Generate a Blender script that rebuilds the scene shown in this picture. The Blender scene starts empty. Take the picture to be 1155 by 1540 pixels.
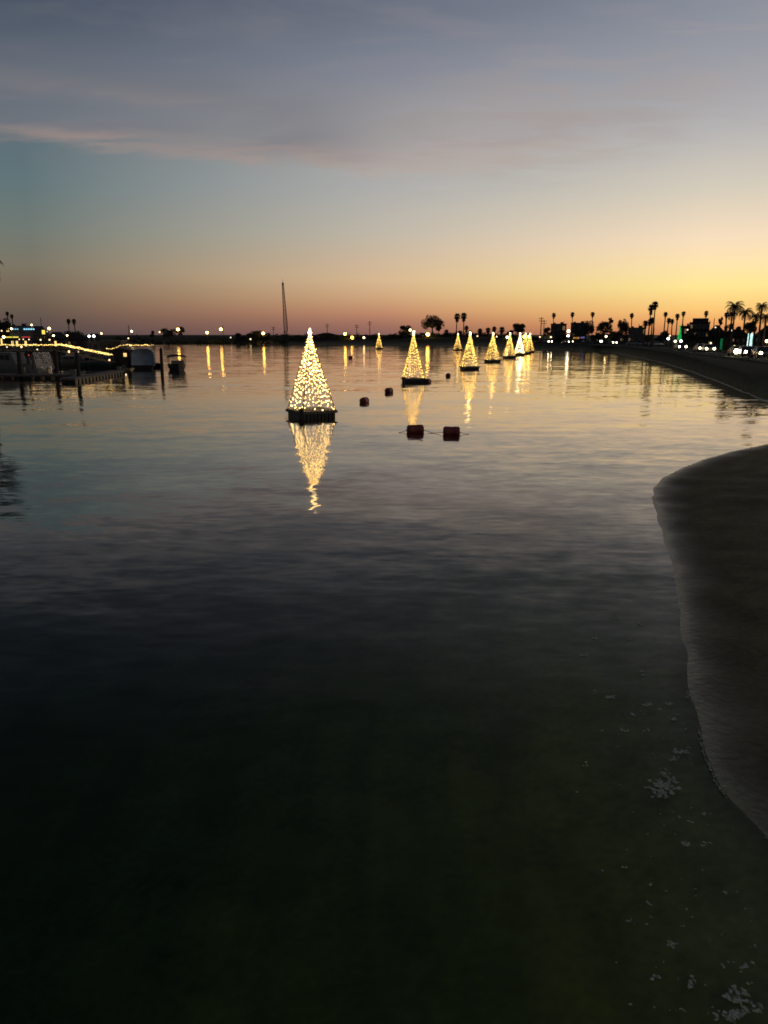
import bpy, math, random
import numpy as np
from mathutils import Vector, Matrix

random.seed(7)
rng = np.random.default_rng(7)
scene = bpy.context.scene
COL = scene.collection
PI = math.pi
R = math.radians

# ------------------------------------------------------------------ camera
F, CX, CY = 1163.0, 577.5, 770.0
CAM_H = 5.0
PITCH = math.atan((CY - 503.0) / F)
CP, SP = math.cos(PITCH), math.sin(PITCH)


def ray(px, py):
    u = (px - CX) / F
    v = (CY - py) / F
    return Vector((u, CP + v * SP, -SP + v * CP))


def on_level(px, py, z=0.0):
    d = ray(px, py)
    t = (z - CAM_H) / d.z
    return Vector((d.x * t, d.y * t, z))


def at(px, py, Y):
    d = ray(px, py)
    t = Y / d.y
    return Vector((d.x * t, Y, CAM_H + d.z * t))


def metre(px_size, Y):
    return px_size * Y / F


cam_d = bpy.data.cameras.new('camera')
cam = bpy.data.objects.new('camera', cam_d)
COL.objects.link(cam)
cam.location = (0, 0, CAM_H)
cam.rotation_euler = (PI / 2 - PITCH, 0, 0)
cam_d.sensor_fit = 'VERTICAL'
cam_d.sensor_height = 24.0
cam_d.lens = 24.0 * F / 1540.0
cam_d.clip_start = 0.05
cam_d.clip_end = 30000
scene.camera = cam

scene.view_settings.view_transform = 'Standard'
scene.view_settings.look = 'None'
scene.view_settings.exposure = 0
scene.cycles.use_denoising = True
scene.cycles.filter_width = 1.7
scene.cycles.max_bounces = 6
scene.cycles.diffuse_bounces = 2
scene.cycles.glossy_bounces = 3
scene.cycles.transparent_max_bounces = 12
scene.cycles.sample_clamp_indirect = 20
scene.cycles.caustics_reflective = False
scene.cycles.caustics_refractive = False


# ------------------------------------------------------------------ colour + materials
def lin(c):
    out = []
    for v in c[:3]:
        v = v / 255.0
        out.append(v / 12.92 if v <= 0.04045 else ((v + 0.055) / 1.055) ** 2.4)
    return tuple(out) + (1.0,)


def new_mat(name):
    m = bpy.data.materials.new(name)
    m.use_nodes = True
    nt = m.node_tree
    nt.nodes.clear()
    out = nt.nodes.new('ShaderNodeOutputMaterial')
    return m, nt, out


def surf(name, base, rough=0.7, var=0.35, scale=3.0, metallic=0.0, spec=0.5, bump=0.0, stretch=(1, 1, 1)):
    """matte or glossy surface with procedural mottling"""
    m, nt, out = new_mat(name)
    N, L = nt.nodes, nt.links
    p = N.new('ShaderNodeBsdfPrincipled')
    p.inputs['Roughness'].default_value = rough
    p.inputs['Metallic'].default_value = metallic
    p.inputs['Specular IOR Level'].default_value = spec
    tc = N.new('ShaderNodeTexCoord')
    mp = N.new('ShaderNodeMapping')
    mp.inputs['Scale'].default_value = stretch
    L.new(tc.outputs['Object'], mp.inputs['Vector'])
    nz = N.new('ShaderNodeTexNoise')
    nz.inputs['Scale'].default_value = scale
    nz.inputs['Detail'].default_value = 5
    L.new(mp.outputs['Vector'], nz.inputs['Vector'])
    rp = N.new('ShaderNodeValToRGB')
    b = base
    rp.color_ramp.elements[0].position = 0.3
    rp.color_ramp.elements[1].position = 0.7
    rp.color_ramp.elements[0].color = (b[0] * (1 - var), b[1] * (1 - var), b[2] * (1 - var), 1)
    rp.color_ramp.elements[1].color = (b[0] * (1 + var), b[1] * (1 + var), b[2] * (1 + var), 1)
    L.new(nz.outputs['Fac'], rp.inputs['Fac'])
    L.new(rp.outputs['Color'], p.inputs['Base Color'])
    if bump:
        bp = N.new('ShaderNodeBump')
        bp.inputs['Strength'].default_value = bump
        bp.inputs['Distance'].default_value = 0.02
        L.new(nz.outputs['Fac'], bp.inputs['Height'])
        L.new(bp.outputs['Normal'], p.inputs['Normal'])
    L.new(p.outputs['BSDF'], out.inputs['Surface'])
    return m


def glow(name, col, strength, var=0.0, scale=20.0):
    m, nt, out = new_mat(name)
    N, L = nt.nodes, nt.links
    e = N.new('ShaderNodeEmission')
    e.inputs['Color'].default_value = (*col, 1)
    e.inputs['Strength'].default_value = strength
    if var:
        tc = N.new('ShaderNodeTexCoord')
        nz = N.new('ShaderNodeTexNoise')
        nz.inputs['Scale'].default_value = scale
        L.new(tc.outputs['Object'], nz.inputs['Vector'])
        mr = N.new('ShaderNodeMapRange')
        mr.inputs['From Min'].default_value = 0.35
        mr.inputs['From Max'].default_value = 0.65
        mr.inputs['To Min'].default_value = strength * (1 - var)
        mr.inputs['To Max'].default_value = strength * (1 + var)
        L.new(nz.outputs['Fac'], mr.inputs['Value'])
        L.new(mr.outputs['Result'], e.inputs['Strength'])
    L.new(e.outputs['Emission'], out.inputs['Surface'])
    return m


M = {}
M['leaf'] = surf('foliage dark green', (0.030, 0.038, 0.020), 0.8, 0.5, 0.6)
M['palm_leaf'] = surf('palm frond green', (0.032, 0.040, 0.018), 0.7, 0.4, 0.8)
M['palm_skirt'] = surf('dead palm skirt', (0.060, 0.044, 0.026), 0.9, 0.4, 2.0)
M['bark'] = surf('palm bark', (0.070, 0.055, 0.042), 0.9, 0.35, 4.0, bump=0.4)
M['wood_dark'] = surf('creosoted timber', (0.030, 0.024, 0.019), 0.75, 0.5, 2.5, stretch=(6, 6, 1), bump=0.5)
M['pile_wood'] = surf('weathered pile timber', (0.035, 0.028, 0.022), 0.8, 0.5, 3.0, stretch=(5, 5, .6), bump=0.5)
M['deck'] = surf('weathered deck boards', (0.17, 0.145, 0.115), 0.8, 0.35, 2.0, stretch=(8, 1, 1), bump=0.3)
M['fascia'] = surf('grey dock fascia', (0.17, 0.135, 0.105), 0.75, 0.3, 3.0)
M['float_black'] = surf('black plastic float', (0.012, 0.011, 0.011), 0.45, 0.4, 5.0)
M['frame_wood'] = surf('pale timber frame', (0.40, 0.22, 0.10), 0.6, 0.2, 6.0)
M['wire'] = surf('green light cable', (0.02, 0.03, 0.02), 0.5, 0.2, 8.0)
M['buoy'] = surf('faded red buoy plastic', (0.32, 0.060, 0.040), 0.5, 0.35, 6.0, bump=0.2)
M['buoy_cap'] = surf('dark buoy end', (0.14, 0.035, 0.026), 0.5, 0.35, 6.0)
M['rope'] = surf('wet rope', (0.08, 0.07, 0.055), 0.8, 0.3, 30.0)
M['steel'] = surf('galvanised steel', (0.16, 0.16, 0.16), 0.45, 0.25, 4.0, metallic=0.7)
M['steel_dark'] = surf('dark painted steel', (0.045, 0.035, 0.032), 0.5, 0.3, 4.0)
M['hull_white'] = surf('white gelcoat', (0.20, 0.19, 0.175), 0.45, 0.15, 2.0)
M['hull_dark'] = surf('navy hull paint', (0.010, 0.011, 0.014), 0.6, 0.3, 2.0)
M['hull_green'] = surf('sea green hull paint', (0.045, 0.085, 0.075), 0.35, 0.25, 2.0)
M['canvas_blue'] = surf('pale blue boat cover', (0.34, 0.42, 0.52), 0.85, 0.18, 1.2, bump=0.4)
M['canvas_dark'] = surf('dark canvas', (0.020, 0.020, 0.024), 0.85, 0.3, 3.0)
M['glass'] = surf('dark window glass', (0.010, 0.012, 0.015), 0.12, 0.2, 2.0)
M['wall_cream'] = surf('cream stucco', (0.13, 0.11, 0.09), 0.9, 0.15, 1.0)
M['wall_grey'] = surf('grey stucco', (0.085, 0.080, 0.080), 0.9, 0.2, 1.0)
M['wall_dark'] = surf('dark siding', (0.040, 0.034, 0.032), 0.85, 0.3, 1.0)
M['wall_blue'] = surf('blue painted siding', (0.05, 0.10, 0.16), 0.8, 0.2, 1.0)
M['wall_brown'] = surf('brown shed boards', (0.075, 0.048, 0.034), 0.85, 0.3, 2.0, stretch=(5, 5, 1))
M['roof'] = surf('dark roof shingles', (0.035, 0.030, 0.028), 0.9, 0.35, 2.5)
M['trim'] = surf('painted trim', (0.22, 0.21, 0.20), 0.7, 0.15, 2.0)
M['car_dark'] = surf('dark car paint', (0.020, 0.021, 0.025), 0.25, 0.1, 1.0)
M['car_silver'] = surf('silver car paint', (0.22, 0.22, 0.23), 0.3, 0.1, 1.0, metallic=0.5)
M['car_red'] = surf('red car paint', (0.16, 0.015, 0.012), 0.3, 0.1, 1.0)
M['tyre'] = surf('tyre rubber', (0.014, 0.014, 0.014), 0.9, 0.2, 6.0)
M['asphalt'] = surf('asphalt', (0.030, 0.029, 0.028), 1.0, 0.25, 0.5, spec=0.05)
M['kerb'] = surf('concrete kerb', (0.06, 0.055, 0.05), 0.85, 0.2, 1.0)
M['white_paint'] = surf('worn road paint', (0.5, 0.5, 0.48), 0.8, 0.2, 1.5)
M['cloth'] = surf('dark clothing', (0.022, 0.020, 0.024), 0.9, 0.3, 8.0)
M['skin'] = surf('skin', (0.25, 0.15, 0.10), 0.6, 0.1, 8.0)

G = {}
G['bulb'] = glow('warm white bulb', (1.0, 0.64, 0.20), 10.0, 0.6, 9.0)
G['bulb_hot'] = glow('bright warm bulb cluster', (1.0, 0.74, 0.34), 8.0)
G['bulb_far'] = glow('golden bulb', (1.0, 0.58, 0.11), 5.5, 0.6, 5.0)
G['bulb_white'] = glow('cool white bulb', (1.0, 0.80, 0.40), 6.0, 0.5, 5.0)
G['added_streak'] = glow('added_streak_light', (1.0, 0.88, 0.55), 40.0)
G['string'] = glow('amber string bulb', (1.0, 0.62, 0.17), 3.6, 0.5, 3.0)
G['icicle'] = glow('dim icicle bulb', (0.95, 0.75, 0.62), 0.42, 0.8, 9.0)
G['lamp_amber'] = glow('sodium lamp', (1.0, 0.55, 0.09), 24.0)
G['lamp_warm'] = glow('warm lamp', (1.0, 0.72, 0.32), 12.0)
G['lamp_soft'] = glow('soft warm lamp', (1.0, 0.70, 0.36), 2.2)
G['lamp_white'] = glow('white lamp', (0.95, 1.0, 0.84), 8.0)
G['lamp_dim'] = glow('dim lamp', (1.0, 0.80, 0.55), 1.6)
G['head'] = glow('car headlight', (1.0, 0.86, 0.52), 40.0)
G['head_hot'] = glow('dazzling car headlight', (1.0, 0.84, 0.46), 60.0)
G['tail'] = glow('car tail light', (1.0, 0.03, 0.02), 5.0)
G['win_warm'] = glow('lit window', (1.0, 0.66, 0.22), 1.5, 0.3, 4.0)
G['win_white'] = glow('bright lit window', (0.92, 1.0, 0.82), 3.0, 0.3, 4.0)
G['win_dim'] = glow('dim lit window', (1.0, 0.62, 0.30), 0.16, 0.4, 2.0)
G['neon_blue'] = glow('blue neon', (0.30, 0.75, 0.95), 1.5)
G['neon_red'] = glow('red neon', (1.0, 0.10, 0.07), 0.8)
G['neon_yellow'] = glow('yellow sign glow', (1.0, 0.78, 0.10), 1.2)
G['neon_orange'] = glow('orange sign glow', (1.0, 0.45, 0.10), 0.9)
G['neon_violet'] = glow('violet sign glow', (0.35, 0.30, 0.9), 0.6)
G['green'] = glow('green light string', (0.02, 0.75, 0.17), 0.9, 0.6, 4.0)
G['green_dim'] = glow('dim green light string', (0.01, 0.55, 0.18), 0.5, 0.6, 4.0)
G['ice_white'] = glow('cool white wrap lights', (0.62, 1.0, 0.92), 1.8, 0.4, 4.0)


# ------------------------------------------------------------------ mesh builder
class MB:
    def __init__(s):
        s.v, s.f, s.mi, s.sm = [], [], [], []

    def add(s, vs, fs, mi=0, smooth=False):
        o = len(s.v)
        s.v.extend([tuple(v) for v in vs])
        for f in fs:
            s.f.append([i + o for i in f])
            s.mi.append(mi)
            s.sm.append(smooth)
        return s

    def box(s, c, size, rz=0.0, mi=0, taper=1.0, mat=None):
        hx, hy, hz = size[0] / 2, size[1] / 2, size[2] / 2
        vs = []
        cr, sr = math.cos(rz), math.sin(rz)
        for z, k in ((-hz, 1.0), (hz, taper)):
            for x, y in ((-hx, -hy), (hx, -hy), (hx, hy), (-hx, hy)):
                x, y = x * k, y * k
                vs.append((c[0] + x * cr - y * sr, c[1] + x * sr + y * cr, c[2] + z))
        return s.add(vs, [(0, 3, 2, 1), (4, 5, 6, 7), (0, 1, 5, 4), (1, 2, 6, 5), (2, 3, 7, 6), (3, 0, 4, 7)], mi)

    def tube(s, pts, rads, n=8, mi=0, cap=True, smooth=True):
        pts = [Vector(p) for p in pts]
        if not isinstance(rads, (list, tuple)):
            rads = [rads] * len(pts)
        vs, fs = [], []
        prev = None
        for i, p in enumerate(pts):
            a = pts[max(i - 1, 0)]
            b = pts[min(i + 1, len(pts) - 1)]
            t = (b - a).normalized()
            if prev is None:
                ref = Vector((0, 0, 1)) if abs(t.z) < 0.9 else Vector((1, 0, 0))
                u = t.cross(ref).normalized()
            else:
                u = (prev - t * prev.dot(t)).normalized()
            prev = u
            w = t.cross(u)
            for k in range(n):
                a_ = 2 * PI * k / n
                vs.append(p + (u * math.cos(a_) + w * math.sin(a_)) * rads[i])
        for i in range(len(pts) - 1):
            for k in range(n):
                k2 = (k + 1) % n
                fs.append((i * n + k, i * n + k2, (i + 1) * n + k2, (i + 1) * n + k))
        if cap:
            fs.append(tuple(range(n - 1, -1, -1)))
            fs.append(tuple((len(pts) - 1) * n + k for k in range(n)))
        return s.add(vs, fs, mi, smooth)

    def octa(s, c, r, mi=0, rz=1.0):
        x, y, z = c
        return s.add([(x + r, y, z), (x, y + r, z), (x - r, y, z), (x, y - r, z), (x, y, z + r * rz), (x, y, z - r * rz)],
                     [(0, 1, 4), (1, 2, 4), (2, 3, 4), (3, 0, 4), (1, 0, 5), (2, 1, 5), (3, 2, 5), (0, 3, 5)], mi, True)

    def ball(s, c, r, nu=10, nv=6, mi=0, sz=1.0):
        vs = [(c[0], c[1], c[2] + r * sz)]
        fs = []
        for j in range(1, nv):
            ph = PI * j / nv
            for i in range(nu):
                th = 2 * PI * i / nu
                vs.append((c[0] + r * math.sin(ph) * math.cos(th), c[1] + r * math.sin(ph) * math.sin(th), c[2] + r * sz * math.cos(ph)))
        vs.append((c[0], c[1], c[2] - r * sz))
        for i in range(nu):
            i2 = (i + 1) % nu
            fs.append((0, 1 + i, 1 + i2))
            for j in range(nv - 2):
                a, b = 1 + j * nu + i, 1 + j * nu + i2
                fs.append((a, a + nu, b + nu, b))
            fs.append((len(vs) - 1, 1 + (nv - 2) * nu + i2, 1 + (nv - 2) * nu + i))
        return s.add(vs, fs, mi, True)

    def prism(s, poly, y0, y1, mi=0):
        """polygon in xz extruded along y"""
        n = len(poly)
        vs = [(x, y0, z) for x, z in poly] + [(x, y1, z) for x, z in poly]
        fs = [tuple(range(n)), tuple(range(2 * n - 1, n - 1, -1))]
        for i in range(n):
            j = (i + 1) % n
            fs.append((i, i + n, j + n, j))
        return s.add(vs, fs, mi)

    def build(s, name, mats, parent=None, loc=(0, 0, 0), rz=0.0):
        me = bpy.data.meshes.new(name)
        me.from_pydata(s.v, [], s.f)
        if not isinstance(mats, (list, tuple)):
            mats = [mats]
        for m in mats:
            me.materials.append(m)
        if len(s.f):
            me.polygons.foreach_set('material_index', s.mi)
            me.polygons.foreach_set('use_smooth', s.sm)
        me.update()
        o = bpy.data.objects.new(name, me)
        COL.objects.link(o)
        o.location = loc
        o.rotation_euler = (0, 0, rz)
        if parent is not None:
            o.parent = parent
        return o


def tag(o, label=None, cat=None, group=None, kind=None):
    if label:
        o['label'] = label
    if cat:
        o['category'] = cat
    if group:
        o['group'] = group
    if kind:
        o['kind'] = kind
    return o


def thing(name, label, cat, loc=(0, 0, 0), rz=0.0, group=None):
    o = bpy.data.objects.new(name, None)
    COL.objects.link(o)
    o.empty_display_size = 0.3
    o.location = loc
    o.rotation_euler = (0, 0, rz)
    return tag(o, label, cat, group)


def dup(root, label, loc, rz=0.0, group=None):
    r = root.copy()
    COL.objects.link(r)
    r.location = loc
    r.rotation_euler = (0, 0, rz)
    r['label'] = label
    if group:
        r['group'] = group
    for ch in list(root.children):
        c = ch.copy()
        COL.objects.link(c)
        c.parent = r
        for g in list(ch.children):
            d = g.copy()
            COL.objects.link(d)
            d.parent = c
    return r


# ------------------------------------------------------------------ terrain
near_px = [(1157, 1268), (1143, 1248), (1118, 1222), (1098, 1198), (1080, 1172), (1066, 1142), (1056, 1110), (1046, 1078), (1038, 1040), (1032, 1000),
           (1027, 960), (1022, 915), (1014, 868), (1005, 830), (994, 795), (984, 765), (981, 748), (984, 733), (996, 719),
           (1020, 706), (1055, 692), (1100, 679), (1155, 667)]
far_px = [(1155, 604), (1120, 589), (1080, 572.5), (1040, 558), (1005, 547), (980, 541), (962, 537), (945, 533.5),
          (925, 530), (900, 527.5), (860, 525.8), (820, 525), (790, 524), (740, 521.6), (690, 520.2), (640, 519.3), (600, 518.8),
          (540, 518.4), (480, 518), (430, 517.6), (340, 517), (270, 516.6), (220, 517), (160, 519.5), (100, 524), (40, 532), (0, 540), (-70, 552)]
shore = [(0.8, -60.0), (2.0, -10.0), (2.6, 0.0), (3.1, 3.5)]
shore += [tuple(on_level(*p)[:2]) for p in near_px]
e = shore[-1]
shore += [(e[0] + 5, e[1] + 3.5), (e[0] + 9, e[1] + 8), (e[0] + 11.5, e[1] + 13), (e[0] + 12.5, e[1] + 18)]
shore += [tuple(on_level(*p)[:2]) for p in far_px]
shore += [(-110.0, 120.0), (-150.0, 60.0), (-160.0, -60.0)]
SH = np.array(shore)


ROADZ = 1.85
ROAD_PX = ((1300, 556), (1200, 543), (1107, 534), (1058, 529), (1020, 525.6), (985, 522.2), (950, 519.8), (905, 517.7), (850, 516.5), (800, 516))
road_pts = [on_level(px, py, ROADZ) for px, py in ROAD_PX]
road_c = [Vector((p.x, p.y, 0)) for p in road_pts]


def road_dist(pts):
    best = np.full(len(pts), 1e9)
    for a, b in zip(road_c[:-1], road_c[1:]):
        p, q = np.array(a[:2]), np.array(b[:2])
        d = q - p
        w = pts - p
        t = np.clip((w @ d) / (d @ d), 0, 1)
        dd = w - t[:, None] * d
        best = np.minimum(best, np.hypot(dd[:, 0], dd[:, 1]))
    return best


def sdf(pts):
    """signed distance to the shore: positive over water, negative on land"""
    a = SH
    b = np.roll(SH, -1, axis=0)
    best = np.full(len(pts), 1e9)
    inside = np.zeros(len(pts), bool)
    for p, q in zip(a, b):
        d = q - p
        w = pts - p
        t = np.clip((w @ d) / (d @ d), 0, 1)
        dd = w - t[:, None] * d
        best = np.minimum(best, np.hypot(dd[:, 0], dd[:, 1]))
        c = ((p[1] > pts[:, 1]) != (q[1] > pts[:, 1]))
        with np.errstate(divide='ignore', invalid='ignore'):
            xi = (q[0] - p[0]) * (pts[:, 1] - p[1]) / (q[1] - p[1] if q[1] != p[1] else 1e-9) + p[0]
        inside ^= c & (pts[:, 0] < xi)
    return np.where(inside, best, -best)


def sstep(x, a, b):
    t = np.clip((x - a) / (b - a), 0, 1)
    return t * t * (3 - 2 * t)


def vnoise(x, y):
    return (np.sin(x * 1.3 + 1.7 * np.sin(y * 0.9)) + np.sin(y * 1.7 + 1.3 * np.sin(x * 1.1 + 2)) + np.sin((x + y) * 0.83 + 0.5)) / 3.0


def height(pts):
    pts = np.asarray(pts, float)
    x, y = pts[:, 0], pts[:, 1]
    d = sdf(pts)
    nearf = 1 - sstep(y, 25, 60)
    d = d + nearf * (0.04 * vnoise(x * 2.3 + 1, y * 2.3) + 0.012 * vnoise(x * 6.1, y * 5.3 + 2)) * np.exp(-np.abs(d) / 3.0)
    far = sstep(y, 300, 395) * (1 - sstep(x, 40, 120))
    cap = 1.75 * (1 - far) + 3.9 * far
    slope = 0.10 + 0.12 * far + 0.04 * (1 - sstep(y, 10, 40))
    land = np.clip(-d, 0, None)
    zl = cap * (1 - np.exp(-land * slope / cap))
    zl = zl + np.clip(land / 8, 0, 1) * 0.10 * vnoise(x * 0.35, y * 0.35) + np.clip(land / 0.8, 0, 1) * 0.035 * vnoise(x * 1.9, y * 1.9) * (y < 80)
    zl = zl + far * np.clip(land / 20, 0, 1) * 0.5 * vnoise(x * 0.06, y * 0.03)
    zl = zl * (1 - sstep(y, 560, 900) * 0.75)
    rk = 1 - sstep(road_dist(pts), 6.5, 20)
    zl = zl * (1 - rk) + (ROADZ - 0.06) * rk
    zw = -2.6 * (1 - np.exp(-np.clip(d, 0, None) * 0.17 / 2.6))
    return np.where(d > 0, zw, zl), d


def ground_z(x, y):
    z, d = height([(x, y)])
    return float(max(z[0], 0.0))


def make_ground():
    rad = np.concatenate([np.linspace(0.4, 30, 150), np.geomspace(30.4, 700, 190), np.geomspace(760, 9000, 16)])
    ang = np.concatenate([np.radians(np.linspace(-88, -32, 34)), np.radians(np.linspace(-31, 31, 230)), np.radians(np.linspace(32, 88, 44))])
    rr, aa = np.meshgrid(rad, ang, indexing='ij')
    x = (rr * np.sin(aa)).ravel()
    y = (rr * np.cos(aa) - 0.3).ravel()
    z, d = height(np.stack([x, y], 1))
    nr, na = rr.shape
    idx = np.arange(nr * na).reshape(nr, na)
    q = np.stack([idx[:-1, :-1], idx[:-1, 1:], idx[1:, 1:], idx[1:, :-1]], -1).reshape(-1, 4)[:, ::-1]
    me = bpy.data.meshes.new('ground')
    me.from_pydata(np.stack([x, y, z], 1).tolist(), [], q.tolist())
    me.polygons.foreach_set('use_smooth', [True] * len(me.polygons))
    o = bpy.data.objects.new('ground', me)
    COL.objects.link(o)
    # sand above, wet at the waterline, colour darkened below for light lost in water
    m, nt, out = new_mat('sand and sea bed')
    N, L = nt.nodes, nt.links
    geo = N.new('ShaderNodeNewGeometry')
    sep = N.new('ShaderNodeSeparateXYZ')
    L.new(geo.outputs['Position'], sep.inputs['Vector'])
    n1 = N.new('ShaderNodeTexNoise')
    n1.inputs['Scale'].default_value = 1.3
    n1.inputs['Detail'].default_value = 8
    n1.inputs['Roughness'].default_value = 0.65
    L.new(geo.outputs['Position'], n1.inputs['Vector'])
    n2 = N.new('ShaderNodeTexNoise')
    n2.inputs['Scale'].default_value = 9
    n2.inputs['Detail'].default_value = 6
    L.new(geo.outputs['Position'], n2.inputs['Vector'])
    # height jittered by noise
    jit = N.new('ShaderNodeMath')
    jit.operation = 'MULTIPLY_ADD'
    L.new(n1.outputs['Fac'], jit.inputs[0])
    jit.inputs[1].default_value = 0.06
    L.new(sep.outputs['Z'], jit.inputs[2])
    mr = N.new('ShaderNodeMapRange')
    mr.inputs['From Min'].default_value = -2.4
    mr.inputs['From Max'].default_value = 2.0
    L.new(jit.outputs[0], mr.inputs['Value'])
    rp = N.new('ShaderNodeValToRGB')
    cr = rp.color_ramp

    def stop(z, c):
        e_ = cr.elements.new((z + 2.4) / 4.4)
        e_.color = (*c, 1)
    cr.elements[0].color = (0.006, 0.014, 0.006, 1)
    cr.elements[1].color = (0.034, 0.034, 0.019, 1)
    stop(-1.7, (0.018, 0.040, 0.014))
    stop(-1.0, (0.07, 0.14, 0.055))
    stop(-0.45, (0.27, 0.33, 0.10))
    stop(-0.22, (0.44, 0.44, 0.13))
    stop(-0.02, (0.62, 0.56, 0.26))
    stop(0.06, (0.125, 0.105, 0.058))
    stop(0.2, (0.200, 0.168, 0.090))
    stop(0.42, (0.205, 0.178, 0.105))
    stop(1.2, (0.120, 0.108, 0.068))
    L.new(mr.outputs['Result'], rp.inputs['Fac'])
    mixv = N.new('ShaderNodeMix')
    mixv.data_type = 'RGBA'
    mixv.blend_type = 'MULTIPLY'
    mixv.inputs['Factor'].default_value = 1.0
    r2 = N.new('ShaderNodeValToRGB')
    r2.color_ramp.elements[0].position = 0.32
    r2.color_ramp.elements[1].position = 0.72
    r2.color_ramp.elements[0].color = (0.5, 0.5, 0.5, 1)
    r2.color_ramp.elements[1].color = (1.3, 1.28, 1.22, 1)
    mm = N.new('ShaderNodeMath')
    mm.operation = 'MULTIPLY_ADD'
    L.new(n2.outputs['Fac'], mm.inputs[0])
    mm.inputs[1].default_value = 0.4
    m3 = N.new('ShaderNodeMath')
    m3.operation = 'MULTIPLY'
    L.new(n1.outputs['Fac'], m3.inputs[0])
    m3.inputs[1].default_value = 0.6
    L.new(m3.outputs[0], mm.inputs[2])
    L.new(mm.outputs[0], r2.inputs['Fac'])
    L.new(rp.outputs['Color'], mixv.inputs['A'])
    L.new(r2.outputs['Color'], mixv.inputs['B'])
    smp = N.new('ShaderNodeMapping')
    smp.inputs['Scale'].default_value = (1.5, 0.22, 1)
    smp.inputs['Rotation'].default_value = (0, 0, 0.12)
    L.new(geo.outputs['Position'], smp.inputs['Vector'])
    sn = N.new('ShaderNodeTexNoise')
    sn.inputs['Scale'].default_value = 1.0
    sn.inputs['Detail'].default_value = 4
    L.new(smp.outputs['Vector'], sn.inputs['Vector'])
    sr = N.new('ShaderNodeValToRGB')
    sr.color_ramp.elements[0].position = 0.36
    sr.color_ramp.elements[1].position = 0.62
    sr.color_ramp.elements[0].color = (0.72, 0.80, 0.78, 1)
    sr.color_ramp.elements[1].color = (1.18, 1.14, 0.98, 1)
    L.new(sn.outputs['Fac'], sr.inputs['Fac'])
    sz = N.new('ShaderNodeMapRange')
    sz.inputs['From Min'].default_value = -0.10
    sz.inputs['From Max'].default_value = -0.30
    L.new(sep.outputs['Z'], sz.inputs['Value'])
    mixs = N.new('ShaderNodeMix')
    mixs.data_type = 'RGBA'
    mixs.blend_type = 'MULTIPLY'
    L.new(sz.outputs['Result'], mixs.inputs['Factor'])
    L.new(mixv.outputs['Result'], mixs.inputs['A'])
    L.new(sr.outputs['Color'], mixs.inputs['B'])
    p = N.new('ShaderNodeBsdfPrincipled')
    L.new(mixs.outputs['Result'], p.inputs['Base Color'])
    rr_ = N.new('ShaderNodeMapRange')
    rr_.inputs['From Min'].default_value = 0.04
    rr_.inputs['From Max'].default_value = 0.15
    rr_.inputs['To Min'].default_value = 0.38
    rr_.inputs['To Max'].default_value = 0.95
    L.new(jit.outputs[0], rr_.inputs['Value'])
    L.new(rr_.outputs['Result'], p.inputs['Roughness'])
    rs = N.new('ShaderNodeMapRange')
    rs.inputs['From Min'].default_value = 0.05
    rs.inputs['From Max'].default_value = 0.17
    rs.inputs['To Min'].default_value = 0.26
    rs.inputs['To Max'].default_value = 0.05
    L.new(jit.outputs[0], rs.inputs['Value'])
    L.new(rs.outputs['Result'], p.inputs['Specular IOR Level'])
    bp = N.new('ShaderNodeBump')
    bp.inputs['Strength'].default_value = 0.7
    bp.inputs['Distance'].default_value = 0.035
    L.new(mm.outputs[0], bp.inputs['Height'])
    L.new(bp.outputs['Normal'], p.inputs['Normal'])
    L.new(p.outputs['BSDF'], out.inputs['Surface'])
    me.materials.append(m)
    return tag(o, kind='structure')


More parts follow.
